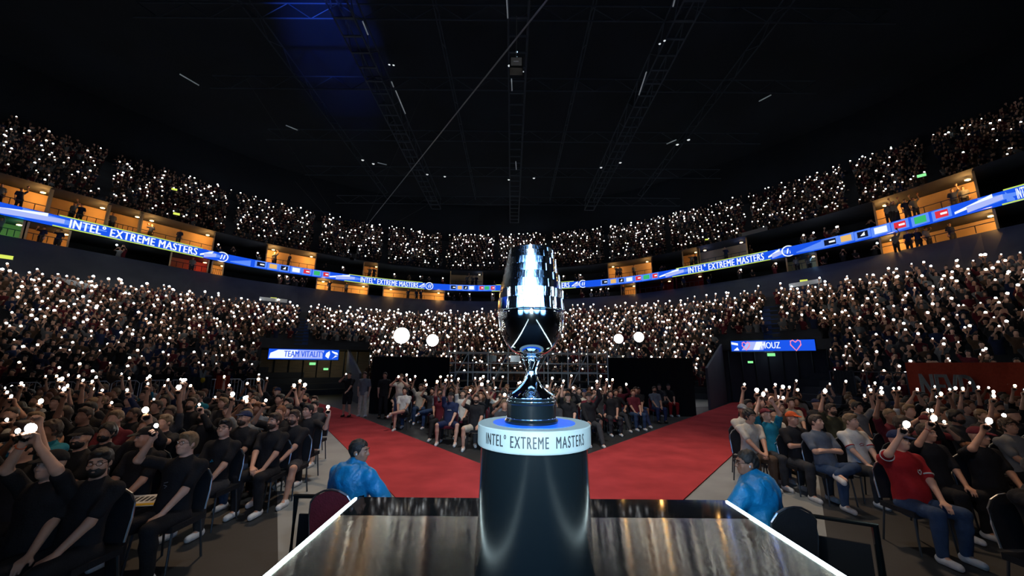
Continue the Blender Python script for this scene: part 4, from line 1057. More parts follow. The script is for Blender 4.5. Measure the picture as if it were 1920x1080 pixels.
hero('glasses_man', 350, 832, dict(arms=('up_bent', 'lap'), yaw=-6, pitch=-6, lean=8, wide=1.08), 'black', 'black', 1, 'fair', 'short',
     'man in black team t-shirt and glasses raising a phone, nearest on left aisle', phone='s', plabel='phone with small flash raised by the man in glasses, left aisle', specs=True, chlabel='black chair of the man in glasses on the left aisle')
hero('bearded_starer', 186, 868, dict(arms=('lap', 'lap'), yaw=28, pitch=2, lean=6), 'black', 'black', 0, 'black', 'short', 'bearded man with glasses and flat dark hair turned to the camera, lower left', beard=True, specs=True,
     chlabel='black chair of the bearded man with glasses, lower left')
hero('pale_face', 421, 803, dict(arms=('lap', 'lap'), yaw=10, pitch=-4, lean=8), 'black', 'charcoal', 1, 'black', 'short', 'pale young person in black t-shirt and glasses behind the raised-phone man', specs=True,
     chlabel='black chair of the pale young person, left aisle')
hero('cap_beard', 458, 785, dict(arms=('lap', 'lap'), yaw=-10, pitch=-12, lean=10, wide=1.12, belly=True), 'black', 'denim', 0, 'navy', 'cap', 'bulky man with blue cap and dark beard looking up, left block', beard=True,
     chlabel='black chair of the bulky man in the blue cap')
hero('aisle_beard', 551, 783, dict(arms=('clasp', 'clasp'), yaw=-6, pitch=-3, lean=0, legs='wide', long=False, wide=1.1), 'black', 'charcoal', 0, 'brown', 'short', 'bearded man in black t-shirt and shorts, white sneakers, on left carpet aisle', beard=True,
     chlabel='black chair of the man in shorts on the left carpet aisle')
hero('next_beard', 514, 790, dict(arms=('clasp', 'lap'), yaw=-14, pitch=-6, lean=6), 'black', 'black', 0, 'brown', 'short', 'man with short beard in black holding a canned drink, beside man in shorts', beard=True,
     chlabel='black chair beside the man in shorts')
hero('aisle_last', 577, 770, dict(arms=('lap', 'up_bent'), yaw=-16, pitch=-6, lean=4, legs='bent', wrist={1: (.50, -.20, .15)}), 'black', 'black', 1, 'black', 'short', 'man in black with white sneakers stretching phone over the red carpet, left', specs=True,
     phone='m', pk=1, plabel='lit phone held out over the red carpet at the left aisle', chlabel='black chair of the last man on the left carpet aisle')
hero('arm_band_left', 45, 842, dict(arms=('up', 'up'), yaw=-10, pitch=-8, lean=4, wide=1.1), 'black', 'black', 1, 'black', 'short', 'person in black with red wristband holding phone, far lower left', phone='w', plabel='phone glowing warm at the far lower left edge', chlabel='black chair at the far lower left edge')
hero('big_arm', 95, 872, dict(arms=('both', 'both'), yaw=4, pitch=-4, lean=4, wide=1.12), 'black', 'black', 1, 'fair', 'cap', 'thick-armed person in pale cap holding phone overhead with orange wristband, lower left', phone='l', plabel='warm lit phone over the pale cap, lower left', chlabel='black chair of the pale-capped person, lower left')
hero('mouth_open', 152, 822, dict(arms=('lap', 'lap'), yaw=14, pitch=-6, lean=6), 'black', 'charcoal', 0, 'black', 'cap', 'moustached man in dark cap behind the bearded man with glasses, lower left', beard=True, chlabel='black chair behind the bearded man with glasses, lower left')
hero('cap_shadow', 273, 820, dict(arms=('lap', 'lap'), yaw=-24, pitch=0, lean=6), 'black', 'black', 0, 'black', 'cap', 'man in black cap and black top in profile beside the raised arm, left', chlabel='black chair of the man in black cap, left block')
# right block
hero('teal_both', 1437, 778, dict(arms=('both', 'both'), yaw=6, pitch=-18, lean=14, wide=1.0, wrist={0: (-.16, -.06, .47), 1: (.06, -.14, .47)}), 'teal', 'charcoal', 1, 'maroon', 'cap', 'person in teal jersey and red cap leaning back, both arms raised with phone', phone='l', pk=0,
     plabel='brightest starburst phone at the right carpet aisle, held in both hands', chlabel='black chair of the person in the teal jersey')
hero('white_shirt_aisle', 1406, 780, dict(arms=('clasp', 'clasp'), yaw=20, pitch=4, lean=-8), 'cream', 'brown', 2, 'black', 'curly', 'person in cream shirt leaning forward on the right carpet edge', chlabel='black chair of the person in cream shirt, right carpet edge')
hero('grey_tee', 1531, 792, dict(arms=('crossed', 'crossed'), yaw=22, pitch=-8, tilt=8, lean=14, legs='cross', wide=1.05), 'slate', 'denim', 1, 'brown', 'short', 'man in grey t-shirt with crossed arms and crossed jeans legs, right block', chlabel='black chair of the man in grey t-shirt with crossed arms')
hero('white_red', 1596, 790, dict(arms=('lap', 'lap'), yaw=20, pitch=-4, lean=8), 'white', 'charcoal', 1, 'fair', 'short', 'man in white jersey with red collar, arms lowered, right block', chlabel='black chair of the man in the white jersey with red collar')
hero('orange_cap', 1486, 785, dict(arms=('crossed', 'lap'), yaw=12, pitch=-4, lean=8), 'black', 'charcoal', 0, 'orange', 'cap', 'man in black t-shirt and orange cap behind the teal jersey', chlabel='black chair of the man in the orange cap')
hero('red_jersey', 1686, 826, dict(arms=('up_bent', 'lap'), yaw=16, pitch=-2, lean=6, wide=1.18, belly=True), 'red', 'denim', 1, 'navy', 'cap', 'big man in red jersey and dark cap raising phone, right block front', phone='l',
     plabel='lit phone held by the big man in the red jersey', chlabel='dark chair under the big man in the red jersey')
hero('sleeve_right', 1738, 812, dict(arms=('up_bent', 'lap'), yaw=14, pitch=2, lean=4, wide=1.15, sleeve=.9), 'black', 'black', 0, 'brown', 'short', 'person in black sleeve with red wristband raising bright phone, right of red jersey', phone='l',
     plabel='bright white phone light right of the man in the red jersey', chlabel='black chair right of the man in the red jersey')
hero('far_right_arm', 1836, 818, dict(arms=('up_bent', 'lap'), yaw=10, pitch=0, lean=4, wide=1.12), 'black', 'black', 0, 'maroon', 'cap', 'man in maroon cap raising a phone with a greenish starburst, far right', phone='l',
     plabel='green-tinted starburst phone at the far right', chlabel='black chair of the man in maroon cap, far right')
hero('grey_shirt_right', 1893, 800, dict(arms=('lap', 'lap'), yaw=-14, pitch=-4, lean=8, wide=1.12), 'grey', 'black', 0, 'brown', 'curly', 'man in light grey t-shirt with wide curly hair, far right edge', chlabel='black chair of the man in light grey at the right edge')
sh_o = hero('screen_holder', 1950, 885, dict(arms=('face', 'lap'), yaw=10, pitch=8, lean=0), 'black', 'black', 0, 'black', 'crop', 'person in black with red bracelet holding a phone low, bottom right', phone=None, chlabel='black chair at the bottom right')
hero('yellow_strip', 1559, 768, dict(arms=('up', 'lap'), yaw=10, pitch=-4, lean=6), 'olive', 'black', 0, 'brown', 'short', 'bearded man in black and yellow top raising a phone, behind grey t-shirt', beard=True, phone='l', plabel='large warm phone light behind the man in grey t-shirt', chlabel='black chair of the man in black and yellow')
hero('grey_back', 1608, 764, dict(arms=('lap', 'up'), yaw=14, pitch=-4, lean=6), 'grey', 'black', 0, 'black', 'short', 'man in grey t-shirt stretching his left arm up, behind the white jersey', phone='m', pk=1, plabel='phone light above the man in grey behind the white jersey', chlabel='black chair of the man behind the white jersey')
# centre block, front ones
C = [(759, 733, 'clasp_cap', dict(arms=('lap', 'lap'), legs='cross', long=False), 'white', 'charcoal', 'short', 'man in white t-shirt, first seat at the left tip of the centre block', None),
     (845, 744, 'c1', dict(arms=('up_high', 'lap'), legs='wide', long=False), 'navy', 'navy', 'cap', 'man in navy t-shirt and shorts raising his arm, centre block front', 'm'),
     (825, 736, 'c2', dict(arms=('lap', 'lap')), 'slate', 'charcoal', 'short', 'person in grey-green hoodie beside the navy t-shirt, centre block', None),
     (893, 748, 'c3', dict(arms=('up_bent', 'lap'), legs='wide', long=False), 'black', 'cream', 'short', 'man in black t-shirt and pale shorts, just left of the pedestal', 's'),
     (868, 739, 'c4', dict(arms=('up_high', 'lap')), 'white', 'black', 'crop', 'person in white tank top raising arm behind the navy t-shirt', 'm'),
     (939, 741, 'c5', dict(arms=('up_bent', 'lap'), tilt=8), 'white', 'black', 'short', 'man in white t-shirt beside the trophy base with hand raised', 's'),
     (1065, 745, 'c6', dict(arms=('up_high', 'lap')), 'black', 'black', 'cap', 'laughing person in black t-shirt and cap, just right of the trophy', 'm'),
     (1104, 745, 'c7', dict(arms=('lap', 'up'), legs='out', thick=.02, sleeve=1.8), 'black', 'charcoal', 'cap', 'man in dark hooded top with long legs stretched to the carpet, centre right', None),
     (1124, 737, 'c8', dict(arms=('lap', 'lap'), sleeve=1.8), 'charcoal', 'black', 'long', 'long-haired person in patterned dark top, centre right', None),
     (1144, 739, 'c9', dict(arms=('up_high', 'lap'), tilt=-10), 'black', 'charcoal', 'short', 'man in black leaning with arm straight up, centre right', 'm'),
     (1192, 732, 'c10', dict(arms=('lap', 'lap'), legs='out'), 'black', 'navy', 'short', 'short-haired man in black and dark blue jeans looking right, centre right', None),
     (1236, 725, 'c11', dict(arms=('lap', 'lap'), legs='cross'), 'charcoal', 'charcoal', 'cap', 'man in black cap with red chair behind, centre right', None),
     (1253, 725, 'c12', dict(arms=('lap', 'lap'), legs='bent'), 'black', 'red', 'cap', 'person with red and white flag on the lap, centre right', None),
     (1279, 722, 'c13', dict(arms=('up', 'lap'), legs='cross'), 'black', 'black', 'short', 'person in black at the right tip of the centre block with phone up', 's')]
for (x, y, k, sp_, sh_, lg_, st_, lb, ph_) in C:
    sp_.setdefault('pitch', -6); sp_['lean'] = 8
    hero(k, x, y, sp_, sh_, lg_, random.choice((0, 0, 1)), 'black' if st_ == 'cap' else random.choice(('black', 'brown')), st_, lb, phone=ph_, plabel=' '.join(('lit phone of the ' + lb).split()[:16]),
         chair=random.choice(('black', 'maroon')), chlabel='chair under the ' + lb, h=.0125, eyes=False, beard=(k in ('c5', 'c3')))
hero('standing_left', 655, 703, dict(stand=True, arms=('face', 'lap'), long=False, hair=()), 'black', 'black', 0, 'black', 'crop', 'standing person in black shorts holding a phone up beside the left carpet', phone='s', plabel='small lit phone of the person standing beside the left carpet', shoes='shoe_black', eyes=False, h=.012)
hero('standing_left2', 684, 703, dict(stand=True, arms=('hang', 'hang')), 'grey', 'cream', 1, 'brown', 'short', 'standing person in pale trousers against the black drape, left', eyes=False, h=.012)
hero('standing_dark', 722, 704, dict(stand=True, arms=('hang', 'hang')), 'black', 'black', 0, 'brown', 'short', 'standing person in black before the left drape', eyes=False, h=.012, shoes='shoe_black')
hero('standing_cream', 752, 708, dict(stand=True, arms=('face', 'face')), 'cream', 'denim', 0, 'brown', 'cap', 'standing person in cream t-shirt at the centre block left tip', phone='m', plabel='lit phone of the standing person in cream t-shirt', eyes=False, h=.012)
hero('blue_steward', 1345, 700, dict(stand=True, arms=('hang', 'hang'), sleeve=1.85, thick=.022), 'jacket', 'black', 2, 'black', 'crop', 'steward in blue jacket walking away by the right tunnel', rz=pi - .3, eyes=False, h=.012, shoes='shoe_black')

def ring_tube(person, name, c, ax, r, t, mt, sy=1.0):
    ax = unit(ax); a_ = unit(np.cross(ax, V3(0, 1, .01))); b_ = np.cross(ax, a_)
    m = MB(); m.tube([tuple(c + r * (a_ * cos(q) + b_ * sin(q) * sy)) for q in np.linspace(0, 2 * pi, 21)[:-1]], t, 6, closed=True); m.build(name, M[mt], person, smooth=True)
def by_key(k): return [o for o in COL.objects if o.type == 'MESH' and o.data == VAR[k][0]['body']][0]
for k_, mt in (('red_jersey', 'white'), ('white_red', 'red')):
    o_ = by_key(k_); i_ = VAR[k_][1]
    for a_ in i_['arms']:
        d_ = a_[1] - a_[0]; ring_tube(o_, 'sleeve_trim', a_[0] + d_ * .72, d_, .064, .009, mt)
    ring_tube(o_, 'collar', i_['neck'] + V3(0, -.012, .008), V3(0, -.35, 1), .066, .009, mt, 1.1)
def chest_mark(k, shapes, mt, z=.36, x=.0):
    o_ = by_key(k); i_ = VAR[k][1]; sp_ = VAR[k][2]; tw_ = sp_.get('wide', 1); m = MB()
    for pts_ in shapes: m.tube([tuple(i_['tor'](V3(x + a, -sqrt(max(.0, 1 - ((x + a) / (.155 * tw_ + .014)) ** 2)) * (.155 * tw_ + .014) / 1.33 - .006, z + b))) for a, b in pts_], .005, 5)
    m.build('chest_mark', M[mt], o_)
chest_mark('red_jersey', [[(0, -.03), (.02, 0), (.005, .025), (-.01, .01), (-.025, .025), (-.03, 0), (-.01, -.03)]], 'white', .38, .05)
chest_mark('teal_both', [[(-.05, 0), (0, .03), (.03, .0), (.06, .03)], [(-.03, -.03), (.04, -.02)]], 'white', .2, .0)
chest_mark('white_red', [[(-.04, 0), (0, .02), (.04, 0)], [(-.03, -.02), (.03, -.015)]], 'red', .36, .0)
chest_mark('glasses_man', [[(-.02, 0), (.02, .01)], [(-.02, -.02), (.02, -.03), (.0, -.05)]], 'grey', .34, -.03)
chest_mark('cap_beard', [[(-.06, 0), (.06, 0)], [(-.05, -.025), (.05, -.025)], [(-.04, .025), (.05, .025)]], 'grey', .34, 0)
chest_mark('pale_face', [[(-.02, 0), (.02, .01), (.0, .03), (-.02, 0)]], 'teal', .30, 0)
chest_mark('c1', [[(-.06, 0), (.06, 0)], [(-.05, .02), (.05, .02)]], 'white', .36, 0)
# ---- wristbands, sheet of card, drink, low phone -----------------------------------
for o_ in [o for o in COL.objects if o.get('label', '').find('wristband') >= 0 or o.get('label', '').find('red bracelet') >= 0]:
    key = [k for k, v in VAR.items() if v[0]['body'] == o_.data][0]; Sh, E, W, hd, pn, cu, s = VAR[key][1]['arms'][0]; u_ = unit(W - E)
    c0 = W - u_ * .015; a_ = unit(np.cross(u_, V3(0, 1, .3))); b_ = np.cross(u_, a_)
    m = MB(); m.tube([tuple(c0 + .031 * (a_ * cos(t) + b_ * sin(t))) for t in np.linspace(0, 2 * pi, 15)[:-1]], .004, 6, closed=True); m.build('wristband', M['red'] if 'orange' not in o_['label'] else M['orange'], o_)
M['card'] = mat('printed_card', (.5, .5, .47), rough=.6)
q = onz(268, 943, .60); m = MB(); m.box((0, 0, 0), (.46, .30, .006)); o = m.build('card_sign', M['card'], loc=(q.x, q.y + .02, .62)); o.rotation_euler = (radians(6), 0, radians(12)); tag(o, 'printed fan card lying on the lap of the man in glasses', 'card')
m = MB(); m.box((0, -.115, .004), (.44, .05, .004)); m.build('card_stripe', M['yellow'], o)
for i in range(8):
    m = MB(); m.box((-.17 + i * .05, .03, .0045), (.028, .12, .003)); m.build('card_mark', M['ink'], o)
o = add_phone(sh_o, 'screen_holder', None, 'phone with pale bluish screen held low at the bottom right', None, face=0)
M['phone_screen'] = mat('phone_screen', (.1, .1, .1), emit=(.35, .55, .55), strength=.5); m = MB(); m.box((0, -.0055, 0), (.066, .002, .14)); m.build('screen', M['phone_screen'], o)

# ------------------------------------------------------------ the seated blocks on the floor
def free(x, y, d=.52): return all(hypot(x - a, y - b) > d for a, b in used)
shirts = ['black'] * 9 + ['charcoal'] * 4 + ['navy', 'grey', 'white', 'slate', 'olive', 'brown', 'teal', 'maroon', 'cream', 'charcoal', 'grey']
legsc = ['black'] * 4 + ['charcoal'] * 3 + ['denim'] * 3 + ['navy', 'brown']
hairs = ['black', 'black', 'brown', 'brown', 'fair', 'ginger']
CN = dict(black='black', charcoal='dark grey', navy='navy', grey='light grey', white='white', slate='slate grey', olive='olive', brown='brown', teal='teal', maroon='maroon', cream='cream')
def headpx(x, y, z=1.27):
    v = cam.matrix_world.inverted() @ Vector((x, y, z)); return 960 + FPX * v.x / -v.z, 540 - FPX * v.y / -v.z
def hides(x, y):
    u, v = headpx(x, y)
    return any(y < hy - .1 and abs(u - hx) < 46 and -10 < v - hp < 110 for hx, hp, hy in HERO)
def crowd_person(x, y, row, seat, block, up_p=.75, rz=0.0, z=0.0, chair=True, chc='black'):
    if random.random() < up_p: v = random.choice(list(PHONE_OF))
    else: v = random.choice(['lap', 'crossed', 'clasp', 'lap'])
    sh_, lg_, hr = random.choice(shirts), random.choice(legsc), random.choice(hairs); st_ = random.choice(('short', 'short', 'curly', 'short', 'cap', 'crop', 'long', 'short', 'curly', 'short'))
    where = '%s block row %s seat %s' % (block, NUM[row], NUM[seat])
    b = random.random() < .3
    lb = 'person in %s top, %s, %s' % (CN[sh_], POSE[v], where)
    sc = random.uniform(.95, 1.05)
    vm = v if hypot(x, y) < 8.6 else v + '_far'
    p = add_person(vm, (x, y, z), rz + random.uniform(-.18, .18), sh_, lg_, random.choice((0, 0, 1, 1, 2, 3)), hr if st_ != 'cap' else random.choice(('black', 'navy', 'maroon', 'grey', 'black')), st_, lb, 'seated people in the %s block' % block, random.choice(('shoe_white', 'shoe_black')), sc, beard=b and st_ != 'cap')
    if v in PHONE_OF: add_phone(p, vm, random.choice(('s', 'm', 'm', 'm', 'l', 'w', 's')), 'lit phone held up by the person in %s' % where, 'lit phones in the %s block' % block)
    if chair: add_chair((x, y, z), rz, chc + '_simple', '%s chair in %s' % ('black' if chc == 'black' else 'red', where), 'chairs in the %s block' % block)
    used.append((x, y)); CNT[0] += 1
def edge_left(y):                                                  # seats stay left of the pale floor strip
    t = (y - L_out[0].y) / (L_out[1].y - L_out[0].y); return min(-3.45, L_out[0].x + (L_out[1].x - L_out[0].x) * t - 1.0)
def edge_right(y):
    t = (y - R_out[0].y) / (R_out[1].y - R_out[0].y); return max(4.1, R_out[0].x + (R_out[1].x - R_out[0].x) * t + .75)
for r in range(10):
    y = 4.55 + .93 * r; x = edge_left(y) - random.uniform(0, .15); k = 1
    while x > -1.42 * y - .6:
        if free(x, y) and y > 4 and headpx(x, y)[1] < 806 and not hides(x, y): crowd_person(x + random.uniform(-.05, .05), y + random.uniform(-.06, .06), r + 1, min(k, 28), 'left', .72)
        x -= .61 + (.022 * r); k += 1
for r in range(10):
    y = 4.6 + .93 * r; x = edge_right(y) + random.uniform(0, .15); k = 1
    while x < 1.42 * y + .6:
        if free(x, y) and x > 2.9 and headpx(x, y)[1] < 796 and not hides(x, y): crowd_person(x + random.uniform(-.05, .05), y + random.uniform(-.06, .06), r + 1, min(k, 28), 'right', .75)
        x += .61 + (.022 * r); k += 1
def cl(y): t = (y - L_in[2].y) / (L_in[0].y - L_in[2].y); return L_in[2].x + (L_in[0].x - L_in[2].x) * t + .75
def cr(y): t = (y - R_in[0].y) / (R_in[1].y - R_in[0].y); return R_in[0].x + (R_in[1].x - R_in[0].x) * t - .75
for r in range(8):
    y = 9.5 + .92 * r; x = cl(y); k = 1
    while x < cr(y) and x < 6.8:
        if free(x, y, .5): crowd_person(x + random.uniform(-.05, .05), y + random.uniform(-.06, .06), r + 1, min(k, 28), 'centre', .72, chc=random.choice(('black', 'maroon')))
        x += .65; k += 1
print('floor people', CNT[0] + len(VAR) - 22)

# ------------------------------------------------------------ far crowd: people past the three hundred nearest, one mesh per tier
def low_person(arms, h, stand=False, pitch=-6):
    out, info = person_parts(dict(arms=arms, lean=6, pitch=pitch, stand=stand, hair=('short',), legs='bent', sleeve=.8), h)
    Ps = []; Qs = []; Ms = []; n = 0
    for k, mi in (('body', 0), ('shirt', 1), ('hair_short', 3)) if not stand else (('body', 0), ('shirt', 1), ('trousers', 2), ('hair_short', 3)):
        P, Q = out[k]
        if not len(P): continue
        if k == 'body' and not stand: Q = Q[P[Q].mean(1)[:, 2] > .60]
        if k == 'shirt' and not stand: Q = Q[P[Q].mean(1)[:, 2] > .50]
        us = np.unique(Q); rm = np.full(len(P), -1); rm[us] = np.arange(len(us)); P = P[us]; Q = rm[Q]
        Ps.append(P); Qs.append(Q + n); Ms.append(np.full(len(Q), mi)); n += len(P)
    P = np.concatenate(Ps); Q = np.concatenate(Qs); Mi = np.concatenate(Ms)
    print('proto', len(P))
    tips = []
    for a in info['arms']: tips.append(a[2] + a[3] * .12 + a[4] * .03)
    return P, Q, Mi, tips
LOWA = [('up', 'lap'), ('lap', 'up'), ('up_high', 'side'), ('both', 'both'), ('face', 'face'), ('lap', 'lap'), ('up_bent', 'lap')]
LITH = [0, 1, 0, 0, 0, None, 0]
LP = [low_person(a, .056) for a in LOWA]; UP = [low_person(a, .085) for a in LOWA[:4] + LOWA[5:6]]; UL = [0, 1, 0, 0, None]
ST = [low_person(a, .05, True) for a in (('hang', 'hang'), ('face', 'hang'), ('hang', 'up'))]
def crowd_mesh(name, items, mats, label):
    """items: (proto, x, y, z, rot, shirt index)"""
    PP = []; QQ = []; MM = []; n = 0
    for (pr, x, y, z, a, si, sc) in items:
        P, Q, Mi, _ = pr; c, s = cos(a), sin(a)
        R = np.array([[c, -s, 0], [s, c, 0], [0, 0, 1]]) * sc
        PP.append(P @ R.T + np.array([x, y, z])); QQ.append(Q + n); m_ = Mi.copy()
        m_ = np.where(Mi == 0, si % 3, np.where(Mi == 1, 3 + si % 7, np.where(Mi == 2, 10, 11))); MM.append(m_); n += len(P)
    me = np_mesh(name, np.concatenate(PP), np.concatenate(QQ), mats, np.concatenate(MM))
    o = bpy.data.objects.new(name, me); COL.objects.link(o); tag(o, label, 'crowd', kind='stuff'); return o
CM = [SKIN[0], SKIN[1], SKIN[2], M['black'], M['charcoal'], M['black'], M['grey'], M['navy'], M['brown'], M['maroon'], M['charcoal'], HAIR['black']]
ico = bmesh.new(); bmesh.ops.create_icosphere(ico, subdivisions=1, radius=1); IV = np.array([v.co[:] for v in ico.verts]); IF = np.array([[v.index for v in f.verts] for f in ico.faces]); ico.free()
def light_mesh(name, pts, rad, mats, idx, label):  # spheres enlarged to stand for the glare around each far flash
    P = np.concatenate([IV * r + p for p, r in zip(pts, rad)]); Q = np.concatenate([IF + i * len(IV) for i in range(len(pts))])
    me = np_mesh(name, P, Q, mats, np.repeat(np.array(idx), len(IF)))
    o = bpy.data.objects.new(name, me); COL.objects.link(o); tag(o, label, 'phone lights', kind='stuff'); return o
def in_gap(az, gaps, w_): return any(abs(az - g) < w_ for g in gaps)
GU = [azof(x, y) for x, y in ((202, 320), (434, 400), (594, 440), (722, 460), (833, 470), (931, 475), (1030, 470), (1136, 460), (1252, 435), (1401, 400), (1594, 350), (1745, 300))]
GL = [azof(x, y) for x, y in ((567, 620), (1000, 620), (1447, 610))]
az_now = lambda x, y: degrees(atan2(x, y))
def left_tunnel(az, D, z): return azof(484, 700) - .3 < az < azof(690, 700) and z < 3.5
def right_tunnel(az, D, z): return azof(1345, 700) < az < azof(1552, 700) + .2 and z < 3.7
VOM = [(left_tunnel), (right_tunnel)]
items = []; lp = []; lr = []; li = []
for r in range(ROWS_L):
    t = (r + .5) / ROWS_L; z = Z_LF + (Z_LT - Z_LF) * r / (ROWS_L - 1)
    az = -82.0
    while az < 82:
        D = R_lf(az) + (R_lt(az) - R_lf(az)) * t; step = degrees(.53 / D)
        a = az + random.uniform(-.1, .1) * step; az += step
        gw = degrees(.42 / D)
        if in_gap(a, GL[:1] + GL[2:], gw) or any(f(a, D, z) for f in VOM) or random.random() < .07: continue
        if abs(a) > 57.5 and random.random() < .5: continue
        k = random.choices(range(7), (5, 5, 3, 4, 2, 6, 4))[0]; sc = random.uniform(.95, 1.08)
        rot = -radians(a) * .5 + random.uniform(-.3, .3); x, y = D * sin(radians(a)), D * cos(radians(a))
        items.append((LP[k], x, y, z, rot, random.randrange(21), sc))
        den = .80
        if LITH[k] is not None and random.random() < den:
            tp = LP[k][3][LITH[k]] * sc; c, s = cos(rot), sin(rot)
            lp.append(np.array([x + tp[0] * c - tp[1] * s, y + tp[0] * s + tp[1] * c - .03, z + tp[2] + .06])); lr.append(random.choice((.035, .05, .062, .075)) * (D / 34)); li.append(int(random.random() < .25))
print('lower crowd', len(items), 'lights', len(lp))
crowd_mesh('crowd', items, CM, 'seated crowd filling the lower tier all around, many with one arm raised')
light_mesh('phone_lights', lp, lr, [M['far_flash'], M['far_flash_warm']], li, 'hundreds of phone lights held up across the lower tier')
items = []; lp = []; lr = []; li = []
for r in range(ROWS_U):
    t = (r + .5) / ROWS_U; z = Z_UF + (Z_UT - Z_UF) * r / (ROWS_U - 1)
    az = -80.0
    while az < 80:
        D = R_uf(az) + (R_ut(az) - R_uf(az)) * t; step = degrees(.55 / D)
        a = az + random.uniform(-.1, .1) * step; az += step
        if in_gap(a, GU, degrees(.5 / D)) or random.random() < (.15 if abs(a) < 57.5 else .6): continue
        k = random.choices(range(5), (5, 5, 3, 4, 5))[0]; sc = random.uniform(.95, 1.08)
        rot = -radians(a) * .5 + random.uniform(-.3, .3); x, y = D * sin(radians(a)), D * cos(radians(a))
        items.append((UP[k], x, y, z, rot, random.randrange(21), sc))
        den = .44 if abs(a) < 42 else (.46 if a < 0 else .42)
        if a > 48: den = .24
        if r > 11 and abs(a) > 45: den *= .5
        den *= 1.0 + .25 * sin(a * 2.3) * sin(r * .9 + a)
        if UL[k] is not None and random.random() < den:
            tp = UP[k][3][UL[k]] * sc; c, s = cos(rot), sin(rot)
            lp.append(np.array([x + tp[0] * c - tp[1] * s, y + tp[0] * s + tp[1] * c - .03, z + tp[2] + .06])); lr.append(random.choice((.05, .06, .075, .09)) * (D / 60)); li.append(int(random.random() < .12))
print('upper crowd', len(items), 'lights', len(lp))
crowd_mesh('crowd', items, CM, 'dark seated crowd filling the upper tier under the roof')
light_mesh('phone_lights', lp, lr, [M['far_flash'], M['far_flash_warm']], li, 'hundreds of tiny phone lights across the upper tier')
items = []; lp = []; lr = []; li = []
for (az, D, z) in SILH:
    p = pol(az, D, z + .35); items.append((random.choice(ST), p.x, p.y, p.z, -radians(az) * .6 + random.uniform(-.8, .8), 3 + random.randrange(2), 1.0))
for i in range(120):
    az = random.uniform(-52, 52); D = R_rib(az) + .8
    uu = random.random() < .4
    if any(l0 - .5 < az < l1 + .5 and u_ == uu for l0, l1, u_ in LIT): continue
    p = pol(az, D, (Z2 - .2 if uu else Z0 + .1) - .3); items.append((LP[random.randrange(6)], p.x, p.y, p.z, -radians(az) * .6, random.randrange(21), 1.0))
    if random.random() < .4: lp.append(np.array([p.x, p.y - .3, p.z + 1.45])); lr.append(.08); li.append(0)
crowd_mesh('crowd', items, CM, 'dark figures standing and sitting along the balcony boxes by the ribbon board')
light_mesh('phone_lights', lp, lr, [M['far_flash'], M['far_flash_warm']], li, 'scattered phone lights along the balcony boxes')
# seat rows of the lower bowl (blue seats show on the aisles): stair treads
M['stair_blue'] = mat('blue_stair', (0.01, 0.05, 0.22), rough=.5)
for gi, g in enumerate(GL):
    m = MB()
    for r in range(ROWS_L):
        for hlf in (0, .5):
            t = (r + hlf) / ROWS_L; D = R_lf(g) + (R_lt(g) - R_lf(g)) * t; z = Z_LF + (Z_LT - Z_LF) * (r + hlf - .5) / (ROWS_L - 1)
            if any(f(g, D, z) for f in VOM): continue
            c = pol(g, D + .2, z + .02); m.box(c, (1.1, .38, .17), Matrix.Rotation(-radians(g), 3, 'Z'))
    o = m.build('aisle_stairs', M['stair_blue']); tag(o, 'blue stair aisle climbing the lower tier, %s from the left' % ORD[gi + 1], 'stairs', 'aisle stairs')

# ------------------------------------------------------------ tunnels with their LED signs
def sign(x0, y0, x1, y1, D, h, label, words, kind):
    a = ondist(x0, y1, D); b = ondist(x1, y1 if kind else y1, D)
    b.z = a.z = (a.z + b.z) / 2
    u = (b - a); L = u.length; ang = atan2(u.y, u.x)
    r = empty('led_sign', (a + b) / 2 + Vector((0, 0, h / 2)), ang); tag(r, label, 'LED sign')
    m = MB(); m.box((0, .12, 0), (L + .1, .2, h + .1)); m.build('housing', M['satin_black'], r)
    m = MB(); m.box((0, 0, 0), (L, .03, h)); m.build('screen', M['led_blue'], r)
    def q(pts, mt, y=-.03, nm='screen_shape'):
        m = MB(); m.add([(x * L / 2, y, z * h / 2) for x, z in pts], [tuple(range(len(pts)))]); m.build(nm, M[mt], r)
    if kind == 'left':
        q([(-.98, -.8), (-.35, -.8), (-.2, .85), (-.75, .85), (-.95, .2)], 'led_white'); q([(-.35, -.8), (.52, -.8), (.56, .85), (-.2, .85)], 'led_lilac', -.028)
        q([(.62, .3), (.72, .8), (.74, .1), (.7, -.8), (.6, -.3)], 'led_white'); q([(.78, .8), (.96, .45), (.98, .0), (.9, .1), (.8, .5)], 'led_white'); q([(.8, -.8), (.98, -.2), (.9, -.1), (.86, -.5)], 'led_white')
    else:
        q([(-.99, .8), (-.82, .55), (-.82, .1), (-.99, .35)], 'led_white'); q([(-.95, -.85), (-.84, -.2), (-.80, -.85)], 'led_white')
        q([(-.74, -.8), (-.58, .8), (-.12, .8), (-.2, -.8)], 'led_lilac', -.028); q([(-.45, -.8), (-.35, .8), (-.2, .8), (-.3, -.8)], 'led_white', -.032)
        for cx, sc in ((-.62, .8), (.57, 1.0)):
            m = MB(); pts = [(cx * L / 2 + sc * .26 * x, -.05, sc * .30 * z) for x, z in ((0, -1), (.9, .1), (.85, .75), (.45, .95), (0, .55), (-.45, .95), (-.85, .75), (-.9, .1))]
            m.tube(pts, .035, 5, closed=True); m.build('screen_heart', M['led_pink'], r)
    me = text_mesh(words, h * .85, .62 if kind == 'left' else .62, fat=.012)
    cx = .0 * L / 2 if kind == 'left' else -.02 * L / 2
    for v in me.vertices: v.co = Vector((v.co.x + cx, -.06 - v.co.z * 4, v.co.y))
    link('screen_text', me, M['led_blue'] if kind == 'left' else M['led_white'], r)
    return r
glow('led_pink', (.95, .25, .4))
DT_L, DT_R = 28.0, 27.0
